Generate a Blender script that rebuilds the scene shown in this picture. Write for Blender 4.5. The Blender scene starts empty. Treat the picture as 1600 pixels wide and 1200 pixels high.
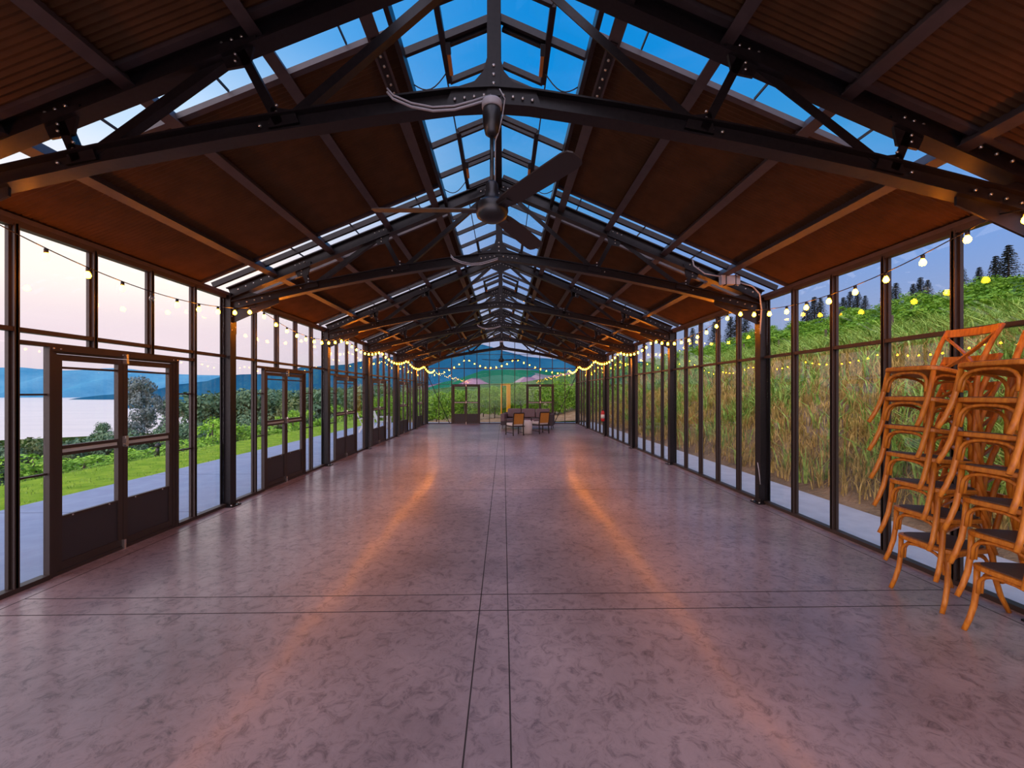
import bpy, math, random
import numpy as np
from mathutils import Vector, Matrix
random.seed(7); rng = np.random.default_rng(7)
S = bpy.context.scene
COL = S.collection
EYE = 1.65
# ------------------------------------------------------------------ camera
cam_d = bpy.data.cameras.new('camera'); cam = bpy.data.objects.new('camera', cam_d); COL.objects.link(cam)
cam_d.sensor_width = 36; cam_d.lens = 650/1600*36
cam_d.shift_y = 13/1600; cam_d.clip_end = 30000; cam_d.clip_start = 0.05
cam.location = (0, 0, EYE)
cam.rotation_euler = (math.radians(90), 0, -math.radians(1.19))
S.camera = cam
S.view_settings.view_transform = 'Standard'; S.view_settings.look = 'None'
S.view_settings.gamma = 1; S.view_settings.exposure = 0.18; S.view_settings.use_curve_mapping = False
cy = S.cycles
cy.max_bounces = 8; cy.diffuse_bounces = 3; cy.glossy_bounces = 4; cy.transmission_bounces = 4
cy.transparent_max_bounces = 24; cy.use_denoising = True
cy.sample_clamp_indirect = 6; cy.caustics_reflective = False; cy.caustics_refractive = False
# ------------------------------------------------------------------ world (dusk sky)
W = bpy.data.worlds.new('dusk_sky'); S.world = W; W.use_nodes = True
nt = W.node_tree; nt.nodes.clear()
def N(t, **k):
    n = nt.nodes.new(t)
    for a, b in k.items(): setattr(n, a, b)
    return n
tc = N('ShaderNodeTexCoord'); sx = N('ShaderNodeSeparateXYZ'); nt.links.new(tc.outputs['Generated'], sx.inputs[0])
def ramp(stops, inp):
    r = N('ShaderNodeValToRGB'); r.color_ramp.interpolation = 'EASE'
    e = r.color_ramp.elements
    while len(e) < len(stops): e.new(0.5)
    for el, (p, c) in zip(e, stops): el.position = p; el.color = (*c, 1)
    nt.links.new(inp, r.inputs[0]); return r
rr = ramp([(0, (.42, .36, .48)), (.12, (.30, .37, .60)), (.27, (.20, .35, .72)), (.45, (.045, .30, .66)), (.62, (.004, .25, .68)), (1, (.002, .19, .58))], sx.outputs['Z'])
rl = ramp([(0, (.74, .64, .74)), (.10, (.90, .74, .80)), (.22, (1.18, 1.0, .90)), (.33, (.92, .90, .94)), (.45, (.55, .73, .95)), (.65, (.12, .42, .82)), (1, (.01, .2, .6))], sx.outputs['Z'])
mr = N('ShaderNodeMapRange', interpolation_type='SMOOTHSTEP'); nt.links.new(sx.outputs['X'], mr.inputs[0])
mr.inputs[1].default_value = 0.12; mr.inputs[2].default_value = -0.62
noi = N('ShaderNodeTexNoise'); noi.inputs['Scale'].default_value = 2.2; noi.inputs['Detail'].default_value = 5
mp = N('ShaderNodeMapping'); mp.inputs['Scale'].default_value = (1, 1, 5); nt.links.new(tc.outputs['Generated'], mp.inputs[0]); nt.links.new(mp.outputs[0], noi.inputs[0])
mx = N('ShaderNodeMix', data_type='RGBA'); nt.links.new(mr.outputs[0], mx.inputs[0]); nt.links.new(rr.outputs[0], mx.inputs[6]); nt.links.new(rl.outputs[0], mx.inputs[7])
cl = ramp([(.45, (0, 0, 0)), (.75, (.14, .12, .11))], noi.outputs[0])
ad = N('ShaderNodeMix', data_type='RGBA', blend_type='ADD'); ad.inputs[0].default_value = 0.5
nt.links.new(mx.outputs[2], ad.inputs[6]); nt.links.new(cl.outputs[0], ad.inputs[7])
# fill glow added to the unseen sky behind the camera, brightens hall and bank
dn = N('ShaderNodeVectorMath', operation='DOT_PRODUCT'); nt.links.new(tc.outputs['Generated'], dn.inputs[0]); dn.inputs[1].default_value = Vector((-.35, -.85, .38)).normalized()
gm = N('ShaderNodeMapRange', interpolation_type='SMOOTHSTEP'); nt.links.new(dn.outputs['Value'], gm.inputs[0]); gm.inputs[1].default_value = -.05; gm.inputs[2].default_value = .95
gl = N('ShaderNodeMix', data_type='RGBA', blend_type='ADD'); nt.links.new(gm.outputs[0], gl.inputs[0]); nt.links.new(ad.outputs[2], gl.inputs[6]); gl.inputs[7].default_value = (1.85, 1.45, 1.48, 1)
bg = N('ShaderNodeBackground'); bg.inputs[1].default_value = 1.0; nt.links.new(gl.outputs[2], bg.inputs[0])
wo = N('ShaderNodeOutputWorld'); nt.links.new(bg.outputs[0], wo.inputs[0])
# ------------------------------------------------------------------ materials
def mat(name, col, rough=.5, metal=0, spec=.5, noise=None, bump=None, col2=None, emit=None, coat=0, stretch=None, trans=0):
    m = bpy.data.materials.new(name); m.use_nodes = True; t = m.node_tree; b = t.nodes['Principled BSDF']
    b.inputs['Base Color'].default_value = (*col, 1); b.inputs['Roughness'].default_value = rough
    b.inputs['Metallic'].default_value = metal; b.inputs['Specular IOR Level'].default_value = spec
    b.inputs['Coat Weight'].default_value = coat
    if emit: b.inputs['Emission Color'].default_value = (*emit[0], 1); b.inputs['Emission Strength'].default_value = emit[1]
    co = t.nodes.new('ShaderNodeTexCoord'); src = co.outputs['Object']
    if stretch:
        q = t.nodes.new('ShaderNodeMapping'); q.inputs['Scale'].default_value = stretch; t.links.new(src, q.inputs[0]); src = q.outputs[0]
    if noise and col2:
        n = t.nodes.new('ShaderNodeTexNoise'); n.inputs['Scale'].default_value = noise; n.inputs['Detail'].default_value = 6; n.inputs['Roughness'].default_value = .6
        t.links.new(src, n.inputs[0])
        r = t.nodes.new('ShaderNodeValToRGB'); r.color_ramp.elements[0].position = .36; r.color_ramp.elements[1].position = .66
        r.color_ramp.elements[0].color = (*col, 1); r.color_ramp.elements[1].color = (*col2, 1)
        t.links.new(n.outputs[0], r.inputs[0]); t.links.new(r.outputs[0], b.inputs['Base Color'])
    if bump:
        n = t.nodes.new('ShaderNodeTexNoise'); n.inputs['Scale'].default_value = bump[0]; n.inputs['Detail'].default_value = 4
        t.links.new(src, n.inputs[0]); u = t.nodes.new('ShaderNodeBump'); u.inputs['Strength'].default_value = bump[1]; u.inputs['Distance'].default_value = bump[2] if len(bump) > 2 else .01
        t.links.new(n.outputs[0], u.inputs['Height']); t.links.new(u.outputs[0], b.inputs['Normal'])
    return m
def glassmat(name, tint, boost=1.0):
    m = bpy.data.materials.new(name); m.use_nodes = True; t = m.node_tree; t.nodes.clear()
    o = t.nodes.new('ShaderNodeOutputMaterial'); a = t.nodes.new('ShaderNodeBsdfTransparent'); a.inputs[0].default_value = (*tint, 1)
    g = t.nodes.new('ShaderNodeBsdfGlossy'); g.inputs['Roughness'].default_value = 0.0; g.inputs[0].default_value = (1, 1, 1, 1)
    ge = t.nodes.new('ShaderNodeNewGeometry'); dt = t.nodes.new('ShaderNodeVectorMath'); dt.operation = 'DOT_PRODUCT'
    t.links.new(ge.outputs['Incoming'], dt.inputs[0]); t.links.new(ge.outputs['Normal'], dt.inputs[1])
    def mth(op, a, b=None):
        n = t.nodes.new('ShaderNodeMath'); n.operation = op
        for i_, v_ in enumerate((a, b)):
            if v_ is None: continue
            if isinstance(v_, (int, float)): n.inputs[i_].default_value = v_
            else: t.links.new(v_, n.inputs[i_])
        return n.outputs[0]
    c_ = mth('ABSOLUTE', dt.outputs['Value']); k_ = mth('POWER', mth('SUBTRACT', 1.0, c_), 5.0)
    F = mth('MINIMUM', mth('MULTIPLY', mth('ADD', mth('MULTIPLY', k_, .62), .03), boost), 1.0)
    x = t.nodes.new('ShaderNodeMixShader'); t.links.new(F, x.inputs[0])
    t.links.new(a.outputs[0], x.inputs[1]); t.links.new(g.outputs[0], x.inputs[2]); t.links.new(x.outputs[0], o.inputs[0])
    return m
M = {}
M['steel'] = mat('painted_steel', (.009, .007, .008), .36, 0, .28, 30, (60, .08, .002), (.016, .012, .013))
M['alu'] = mat('bronze_aluminium', (.040, .024, .018), .5, 0, .5)
M['purlin'] = mat('purlin_steel', (.055, .040, .043), .45, 0, .5, 8, None, (.075, .055, .056))
M['bolt'] = mat('zinc_bolt', (.55, .5, .46), .3, .8)
M['panel'] = mat('kick_panel', (.035, .028, .03), .5)
M['glass'] = glassmat('clear_glass', (.975, .985, .985))
M['endglass'] = glassmat('end_wall_glass', (.975, .985, .985), .35)
M['roofglass'] = glassmat('roof_glass', (.97, .98, .99), .6)
M['shade'] = mat('pleated_shade', (.085, .044, .021), .85, 0, .1, 5, None, (.11, .055, .026))
M['wood'] = mat('oak_wood', (.46, .125, .008), .42, 0, .5, 14, (40, .1, .002), (.74, .26, .022), stretch=(3, 3, .6))
M['seat'] = mat('seat_pad', (.085, .052, .042), .6, 0, .3, 120, (200, .3, .001), (.12, .075, .06))
M['black'] = mat('black_plastic', (.012, .012, .012), .45)
M['fan'] = mat('fan_black', (.015, .013, .013), .35)
M['blade'] = mat('fan_blade', (.032, .021, .018), .5)
M['cable'] = mat('grey_cable', (.45, .43, .45), .5)
M['bulb'] = mat('lit_bulb', (1, .7, .4), .3, emit=((1, .25, .006), 120))
M['bulbcore'] = mat('lit_filament', (1, .8, .5), .3, emit=((1, .62, .25), 400))
M['deadbulb'] = glassmat('unlit_bulb_glass', (.8, .8, .82), 3)
M['chrome'] = mat('chrome', (.75, .68, .6), .25, .9)
M['redcan'] = mat('red_enamel', (.55, .02, .02), .3)
M['label'] = mat('paper_label', (.8, .75, .65), .6)
M['sofa'] = mat('grey_purple_fabric', (.16, .115, .125), .9, 0, .2, 60, (90, .4, .004), (.20, .145, .155))
M['sofadark'] = mat('woven_sofa_side', (.055, .045, .05), .8)
M['cane'] = mat('orange_cane', (.45, .19, .03), .6, 0, .4, 60, None, (.6, .28, .05))
M['darkwood'] = mat('dark_wood', (.03, .018, .015), .45)
M['white'] = mat('white_stone', (.72, .66, .6), .5)
M['cushion'] = mat('cream_fabric', (.72, .66, .62), .9)
M['yellow'] = mat('yellow_paint', (.85, .48, .01), .5)
M['patio'] = mat('white_resin', (.75, .75, .74), .4)
M['orange'] = mat('amber_actuator', (.55, .22, .03), .35)
# exterior
M['path'] = mat('outside_concrete', (.25, .31, .42), .8, 0, .3, 3, (60, .2, .003), (.30, .37, .48))
M['pathright'] = mat('brightened_concrete', (.48, .52, .55), .8, 0, .3, 3, (60, .2, .003), (.58, .62, .64))  # lighter copy of the outside concrete, colour raised to offset shade on this path
M['lawn'] = mat('lawn', (.17, .34, .012), .9, 0, .1, 3, (80, .8, .02), (.34, .50, .03))
M['soil'] = mat('dry_soil', (.32, .20, .10), .95, 0, .1, 4, (20, .8, .05), (.52, .36, .20))
M['bank'] = mat('grassy_bank', (.15, .11, .06), .95, 0, .1, 1.1, (14, 1, .08), (.38, .26, .14))
M['slope'] = mat('green_slope', (.04, .10, .02), .95, 0, .1, .25, None, (.10, .18, .04))
M['lake'] = mat('lake_water', (.80, .76, .80), .30, .85, .5, .004, None, (.92, .86, .88), stretch=(1, 3, 1))
M['farmt'] = mat('hazed_far_mountain', (.08, .31, .45), 1, 0, 0, .0014, (.002, 1, 60), (.14, .38, .51))  # blue of atmospheric haze put into the base colour, no volume
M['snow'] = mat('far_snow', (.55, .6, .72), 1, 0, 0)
M['midmt'] = mat('hazed_forest_ridge', (.012, .09, .165), 1, 0, 0, .006, (.01, 1, 20), (.022, .13, .21))  # forest colour shifted to blue, stands in for haze over the ridge
M['promont'] = mat('hazed_wooded_point', (.02, .12, .2), 1, 0, 0)  # distance haze likewise mixed into the colour of the woods
# ------------------------------------------------------------------ mesh helpers
class MB:
    def __init__(s): s.v = []; s.f = []; s.m = []; s.mats = []; s.cur = 0; s.smooth = []
    def use(s, m):
        if m not in s.mats: s.mats.append(m)
        s.cur = s.mats.index(m); return s
    def add(s, vs, fs, sm=False):
        b = len(s.v); s.v += [tuple(v) for v in vs]
        for f in fs: s.f.append([b+i for i in f]); s.m.append(s.cur); s.smooth.append(sm)
        return s
    def box(s, a, b):
        x0, y0, z0 = a; x1, y1, z1 = b
        x0, x1 = min(x0, x1), max(x0, x1); y0, y1 = min(y0, y1), max(y0, y1); z0, z1 = min(z0, z1), max(z0, z1)
        vs = [(x0,y0,z0),(x1,y0,z0),(x1,y1,z0),(x0,y1,z0),(x0,y0,z1),(x1,y0,z1),(x1,y1,z1),(x0,y1,z1)]
        return s.add(vs, [(0,3,2,1),(4,5,6,7),(0,1,5,4),(1,2,6,5),(2,3,7,6),(3,0,4,7)])
    def sweep(s, prof, pts, up=(0,0,1), sm=False, cap=True):
        """closed profile [(a,b)] swept along pts; a = sideways, b = along up"""
        pts = [Vector(p) for p in pts]; n = len(prof); vs = []; U = Vector(up)
        for i, p in enumerate(pts):
            d = (pts[min(i+1, len(pts)-1)] - pts[max(i-1, 0)]).normalized()
            if 0 < i < len(pts)-1:
                d1 = (pts[i]-pts[i-1]).normalized(); d2 = (pts[i+1]-pts[i]).normalized(); k = 1/max(.4, math.sqrt(max(.01, (1+d1.dot(d2))/2)))
            else: k = 1
            side = d.cross(U)
            if side.length < 1e-4: side = d.cross(Vector((1, 0, 0)))
            side.normalize(); uu = side.cross(d).normalized()
            for a, b in prof: vs.append(p + side*a + uu*b*k)
        fs = []
        for i in range(len(pts)-1):
            for j in range(n):
                a = i*n+j; b = i*n+(j+1) % n
                fs.append((a, b, b+n, a+n))
        if cap: fs.append(tuple(range(n))[::-1]); fs.append(tuple((len(pts)-1)*n+j for j in range(n)))
        return s.add(vs, fs, sm)
    def bar(s, p0, p1, w, h, up=(0,0,1)):
        return s.sweep([(-w/2,-h/2),(w/2,-h/2),(w/2,h/2),(-w/2,h/2)], [p0, p1], up)
    def tube(s, pts, r, n=8, up=(0,0,1)):
        return s.sweep([(r*math.cos(2*math.pi*i/n), r*math.sin(2*math.pi*i/n)) for i in range(n)], pts, up, True)
    def taper(s, pts, rs, n=8, up=(0,0,1)):
        pts = [Vector(p) for p in pts]; vs = []; fs = []
        for i, p in enumerate(pts):
            d = (pts[min(i+1, len(pts)-1)] - pts[max(i-1, 0)]).normalized(); side = d.cross(Vector(up))
            if side.length < 1e-4: side = d.cross(Vector((1, 0, 0)))
            side.normalize(); uu = side.cross(d).normalized()
            for j in range(n):
                a = 2*math.pi*j/n; vs.append(p + side*(rs[i]*math.cos(a)) + uu*(rs[i]*math.sin(a)))
        for i in range(len(pts)-1):
            for j in range(n):
                a = i*n+j; b = i*n+(j+1) % n; fs.append((a, b, b+n, a+n))
        fs.append(tuple(range(n))[::-1]); fs.append(tuple((len(pts)-1)*n+j for j in range(n)))
        return s.add(vs, fs, True)
    def lathe(s, prof, c=(0,0,0), n=16, axis='z'):
        vs = []; fs = []
        for r, z in prof:
            for j in range(n):
                a = 2*math.pi*j/n; x, y = r*math.cos(a), r*math.sin(a)
                if axis == 'z': vs.append((c[0]+x, c[1]+y, c[2]+z))
                elif axis == 'x': vs.append((c[0]+z, c[1]+x, c[2]+y))
                else: vs.append((c[0]+x, c[1]+z, c[2]+y))
        for i in range(len(prof)-1):
            for j in range(n):
                a = i*n+j; b = i*n+(j+1) % n; fs.append((a, b, b+n, a+n))
        fs.append(tuple(range(n))[::-1]); fs.append(tuple((len(prof)-1)*n+j for j in range(n)))
        return s.add(vs, fs, True)
    def prism(s, poly, z0, z1, tf=lambda x, y, z: (x, y, z)):
        n = len(poly); vs = [tf(x, y, z0) for x, y in poly] + [tf(x, y, z1) for x, y in poly]
        fs = [tuple(range(n))[::-1], tuple(range(n, 2*n))] + [(j, (j+1) % n, (j+1) % n+n, j+n) for j in range(n)]
        return s.add(vs, fs)
    def bolt(s, p, nrm, r=.010, l=.010):
        p = Vector(p); nrm = Vector(nrm).normalized()
        return s.tube([p, p+nrm*l], r, 6, (0, 0, 1) if abs(nrm.z) < .9 else (1, 0, 0))
    def build(s, name, m=None, parent=None, loc=(0,0,0), bevel=0):
        me = bpy.data.meshes.new(name); me.from_pydata(s.v, [], s.f)
        if s.mats:
            for q in s.mats: me.materials.append(M[q])
            me.polygons.foreach_set('material_index', s.m)
        elif m: me.materials.append(M[m] if isinstance(m, str) else m)
        me.polygons.foreach_set('use_smooth', s.smooth); me.update()
        o = bpy.data.objects.new(name, me); COL.objects.link(o); o.location = loc
        if parent: o.parent = parent
        if bevel:
            b = o.modifiers.new('bevel', 'BEVEL'); b.width = bevel; b.segments = 2; b.limit_method = 'ANGLE'
        return o
def tag(o, label=None, cat=None, group=None, kind=None):
    if label: o['label'] = label
    if cat: o['category'] = cat
    if group: o['group'] = group
    if kind: o['kind'] = kind
    return o
def empty(name, loc=(0,0,0), rz=0, label=None, cat=None, group=None, kind=None):
    o = bpy.data.objects.new(name, None); COL.objects.link(o); o.location = loc; o.rotation_euler.z = rz; o.empty_display_size = .2
    return tag(o, label, cat, group, kind)
def copy_tree(o, parent=None):
    kids = list(o.children)
    c = o.copy(); COL.objects.link(c)
    if parent: c.parent = parent
    for k in kids: copy_tree(k, c)
    return c
def ibeam(w, h, t=.012):
    a, b, c = w/2, h/2, t/2
    return [(-a,-b),(a,-b),(a,-b+t),(c,-b+t),(c,b-t),(a,b-t),(a,b),(-a,b),(-a,b-t),(-c,b-t),(-c,-b+t),(-a,-b+t)]
ORD = ['nearest', 'second', 'third', 'fourth', 'fifth', 'sixth', 'seventh']
# ------------------------------------------------------------------ layout
XL, XR, XC = -4.03, 3.90, -.065
YC = [-0.47, 2.83, 6.13, 9.46, 12.25, 15.6, 18.9, 21.85]
EAVE, TR = 3.03, 2.17
HALF = (XR-XL)/2
def P(s): return EYE + 3.05 - .42*s          # underside of the purlins
def R(s): return EYE + 3.055 - .416*s         # rafter axis
# ------------------------------------------------------------------ floor
def floor_material():
    m = bpy.data.materials.new('polished_concrete'); m.use_nodes = True; t = m.node_tree; b = t.nodes['Principled BSDF']
    co = t.nodes.new('ShaderNodeTexCoord')
    def noise(sc, det, rough=.6, dist=0):
        n = t.nodes.new('ShaderNodeTexNoise'); n.inputs['Scale'].default_value = sc; n.inputs['Detail'].default_value = det; n.inputs['Roughness'].default_value = rough
        n.inputs['Distortion'].default_value = dist; t.links.new(co.outputs['Object'], n.inputs[0]); return n
    def rmp(src, stops):
        r = t.nodes.new('ShaderNodeValToRGB'); e = r.color_ramp.elements
        while len(e) < len(stops): e.new(.5)
        for el, (p, c) in zip(e, stops): el.position = p; el.color = (*c, 1)
        t.links.new(src, r.inputs[0]); return r
    big = noise(.55, 5, .6); fine = noise(11, 12, .78, 1.0)
    c1 = rmp(big.outputs[0], [(.32, (.21, .152, .155)), (.66, (.43, .32, .315))])
    c2 = rmp(fine.outputs[0], [(.34, (.34, .33, .36)), (.50, (.88, .88, .88)), (.68, (1.0, 1.0, 1.0))])
    x = t.nodes.new('ShaderNodeMix'); x.data_type = 'RGBA'; x.blend_type = 'MULTIPLY'; x.inputs[0].default_value = 1
    t.links.new(c1.outputs[0], x.inputs[6]); t.links.new(c2.outputs[0], x.inputs[7]); t.links.new(x.outputs[2], b.inputs['Base Color'])
    rg = rmp(fine.outputs[0], [(.35, (.42, .42, .42)), (.65, (.30, .30, .30))]); t.links.new(rg.outputs[0], b.inputs['Roughness'])
    b.inputs['Specular IOR Level'].default_value = .55; b.inputs['Coat Weight'].default_value = .16; b.inputs['Coat Roughness'].default_value = .13; b.inputs['Coat IOR'].default_value = 1.5
    u = t.nodes.new('ShaderNodeBump'); u.inputs['Strength'].default_value = .12; u.inputs['Distance'].default_value = .004
    mid = noise(7, 8, .65, 1.2); t.links.new(mid.outputs[0], u.inputs['Height']); t.links.new(u.outputs[0], b.inputs['Normal'])
    return m
M['floor'] = floor_material()
M['joint'] = mat('floor_joint', (.03, .022, .022), .9)
fl = MB(); fl.use('floor'); fl.box((XL-.06, -1.5, -.2), (XR+.06, 21.9, 0))
fl.use('joint')
for x in (-.18, .035, XL+.21, XR-.21): fl.box((x-.004, -1.5, -.01), (x+.004, 21.7, .0008))
for y in (3.15, 3.40, 7.05, 10.8, 14.6, 18.2): fl.box((XL+.21, y-.004, -.01), (XR-.21, y+.004, .0008))
tag(fl.build('floor'), kind='structure')
# ------------------------------------------------------------------ walls (glazed bays)
win_n = [0]; door_n = [0]
def mullions(i):
    a, b = YC[i], YC[i+1]
    return [y for y in (2.83+.66*k for k in range(-5, 30)) if a+.13 < y < b-.13]
def glassbox(mb, a, b): return mb.use('glass').box(a, b)
def make_door(width, label_side):
    """double leaf glazed door, local x along the width (0..width), y into the room"""
    door_n[0] += 1
    root = empty('door_%d' % door_n[0], kind='structure')
    H = 2.07
    f = MB()
    f.box((0, -.012, 0), (.07, .03, H)); f.box((width-.07, -.012, 0), (width, .03, H)); f.box((0, -.012, H-.07), (width, .03, H)); f.box((0, -.012, 0), (width, .03, .035))
    f.box((.0, .03, H-.05), (width, .045, H-.01)); f.box((0, .03, 0), (.03, .042, H)); f.box((width-.03, .03, 0), (width, .042, H))
    f.use('alu')
    g = MB(); g.use('alu'); g.v, g.f, g.smooth = f.v, f.f, f.smooth; g.m = [0]*len(f.f)
    g.use('bolt')
    for bx in (.03, .09, width/2-.03, width/2+.03, width-.09, width-.03):
        g.bolt((bx, .045, H-.03), (0, 1, 0), .008, .006)
    g.build('door_frame', parent=root)
    lw = (width-.14)/2
    for k in range(2):
        x0 = .07+k*lw; x1 = x0+lw
        L = MB(); st = .055
        L.box((x0+.003, -.022, .04), (x0+st, .022, H-.075)); L.box((x1-st, -.022, .04), (x1-.003, .022, H-.075))
        L.box((x0+st, -.022, H-.075-.055), (x1-st, .022, H-.075)); L.box((x0+st, -.022, .04), (x1-st, .022, .11))
        leaf = L.build('door_leaf', 'alu', root)
        MB().box((x0+st, -.012, .11), (x1-st, .012, .50)).build('kick_panel', 'panel', leaf)
        r = MB().use('alu').box((x0+st, -.018, .50), (x1-st, .018, .525)).box((x0+st, -.018, 1.075), (x1-st, .026, 1.10)).box((x0+st, -.018, 1.135), (x1-st, .026, 1.165)).box((x0+st, -.012, 1.865), (x1-st, .012, 1.885))
        r.use('bolt').bolt((x0+.15, .018, .512), (0, 1, 0), .008, .006).bolt((x1-.15, .018, .512), (0, 1, 0), .008, .006)
        r.build('glazing_rail', parent=leaf)
        MB().use('label').box((x0+st, -.010, 1.10), (x1-st, .012, 1.135)).build('sash_strip', 'purlin', leaf)
        MB().box((x0+st, -.003, .525), (x1-st, .003, H-.13)).build('door_glass', 'glass', leaf)
    xm = width/2
    MB().use('chrome').box((xm-.008, .022, 1.08), (xm+.022, .06, 1.19)).box((xm-.03, .05, 1.10), (xm+.02, .065, 1.115)).build('door_handle', parent=leaf)
    MB().use('chrome').box((xm-.012, .022, .0), (xm+.012, .045, .10)).build('foot_bolt', parent=leaf)
    MB().use('chrome').box((xm-.012, .03, H-.12), (xm+.012, .072, H-.02)).build('top_bolt', parent=leaf)
    return root
proto_door = None
def get_door(width):
    global proto_door
    if proto_door is None:
        proto_door = make_door(width, ''); return proto_door
    c = copy_tree(proto_door); door_n[0] += 1; c.name = 'door_%d' % door_n[0]; return c
DW = 1.46
DOOR_Y = {1: 3.74, 2: 7.03, 3: 9.98, 4: 12.80, 5: 16.12, 6: 19.42}
def side_bay(i, side):
    x = XL if side < 0 else XR; inn = -side
    a, b = YC[i]+.06, YC[i+1]-.06
    win_n[0] += 1
    root = empty('window_%d' % win_n[0], kind='structure')
    ms = mullions(i); hasdoor = side < 0 and i in DOOR_Y
    if hasdoor:
        d0 = DOOR_Y[i]; d1 = d0+DW
        m0 = max([y for y in ms+[a] if y < d0]); m1 = min([y for y in ms+[b] if y > d1])
    X = lambda a_, b_: (min(x+inn*a_, x+inn*b_), max(x+inn*a_, x+inn*b_))
    def bx(mb, a_, b_, y0, y1, z0, z1):
        xx = X(a_, b_); mb.box((xx[0], y0, z0), (xx[1], y1, z1))
    # frame: sill, head, transom
    f = MB().use('alu')
    segs = [(a, b)] if not hasdoor else [(a, d0), (d1, b)]
    for y0, y1 in segs: bx(f, -.03, .05, y0, y1, 0, .045)
    bx(f, -.03, .045, a, b, EAVE-.02, EAVE+.03)
    f.build('window_frame', parent=root)
    t = MB().use('alu'); bx(t, -.02, .045, a, b, TR-.02, TR+.018)
    if hasdoor: bx(t, -.02, .045, m0, m1, 2.05, 2.085)
    t.build('transom', parent=root)
    for k, y in enumerate(ms):
        z0 = .045
        if hasdoor and d0-.02 < y < d1+.02: z0 = 2.08
        q = MB().use('alu'); bx(q, -.02, .01, y-.027, y+.027, z0, EAVE); bx(q, .01, .05, y-.009, y+.009, z0, EAVE); bx(q, .042, .05, y-.02, y+.02, z0, EAVE)
        q.build('mullion', parent=root)
    if hasdoor:
        q = MB().use('alu')
        for y0, y1 in ((m0, d0), (d1, m1)):
            if y1 > y0+.03:
                for z in (1.63, .93): bx(q, -.01, .02, y0, y1, z-.008, z+.008)
        if q.v: q.build('glazing_bar', parent=root)
    g = MB().use('glass')
    ys = [a]+ms+[b]
    for y0, y1 in zip(ys[:-1], ys[1:]):
        bx(g, -.004, .004, y0, y1, TR, EAVE)
        if not hasdoor: bx(g, -.004, .004, y0, y1, .04, TR); continue
        for u0, u1 in ((y0, min(y1, d0)), (max(y0, d1), y1)):
            if u1-u0 > .03: bx(g, -.004, .004, u0, u1, .04, 2.06)
        bx(g, -.004, .004, y0, y1, 2.07, TR)
    g.build('glass', parent=root)
    if hasdoor:
        d = get_door(DW)
        d.location = (x, d1 if False else d0, 0); d.rotation_euler.z = math.radians(90)
        # local x -> +y, local y -> -x ; flip so that the room side faces +x
        d.scale = (1, -1, 1)
for i in range(7):
    side_bay(i, -1)
for i in range(7):
    side_bay(i, 1)
# end wall
YE = 21.85
root = empty('wall_end', kind='structure')
def gz(x): return P(abs(x-XC)) + .02
dx0, dx1 = -2.68, 1.20
f = MB().use('alu')
for x0, x1 in ((XL, dx0), (dx0+DW, dx1), (dx1+DW, XR)): f.box((x0, YE-.04, 0), (x1, YE+.04, .045))
f.bar((XL, YE, EAVE), (XC, YE, gz(XC)), .09, .12).bar((XR, YE, EAVE), (XC, YE, gz(XC)), .09, .12)
f.build('end_frame', parent=root)
n = 12; step = (XR-XL)/n
for k in range(0, n+1):
    x = XL+k*step
    if k in (0, n): continue
    z0 = .04
    if dx0 < x < dx0+DW or dx1 < x < dx1+DW: z0 = 2.07
    MB().use('alu').box((x-.016, YE-.04, z0), (x+.016, YE+.02, gz(x))).build('mullion', parent=root)
t = MB().use('alu'); t.box((XL, YE-.02, 2.88), (XR, YE+.02, 2.92)); t.box((XL, YE-.008, 2.06), (XR, YE+.008, 2.075)); t.box((XC-2.6, YE-.015, 3.62), (XC+2.6, YE+.015, 3.645))
t.build('transom', parent=root)
g = MB().use('endglass')
g.prism([(XL, .04), (dx0, .04), (dx0, 2.07), (dx0+DW, 2.07), (dx0+DW, .04), (dx1, .04), (dx1, 2.07), (dx1+DW, 2.07), (dx1+DW, .04), (XR, .04), (XR, EAVE), (XC, gz(XC)), (XL, EAVE)], YE-.004, YE+.004, lambda x, y, z: (x, z, y))
g.build('glass', parent=root)
for sgn, xw in ((1, XL), (-1, XR)):
    MB().use('steel').tube([(xw+sgn*.12, YE-.1, 2.45), (xw+sgn*1.22, YE-.1, .05)], .018).build('brace_rod', parent=root)
for dx in (dx0, dx1):
    d = get_door(DW); d.location = (dx, YE, 0); d.scale = (1, -1, 1); d.rotation_euler.z = 0
    for lf in d.children:
        for ch in lf.children:
            if ch.name.startswith('door_glass'): ch.data = ch.data.copy(); ch.data.materials[0] = M['endglass']
# low kerbs under the side glazing
for nm, x, s_ in (('trim_1', XL, -1), ('trim_2', XR, 1)):
    tag(MB().box((x-.06, -1.5, -.2), (x+.06, 21.9, .004)).build(nm, 'floor'), kind='structure')
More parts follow.
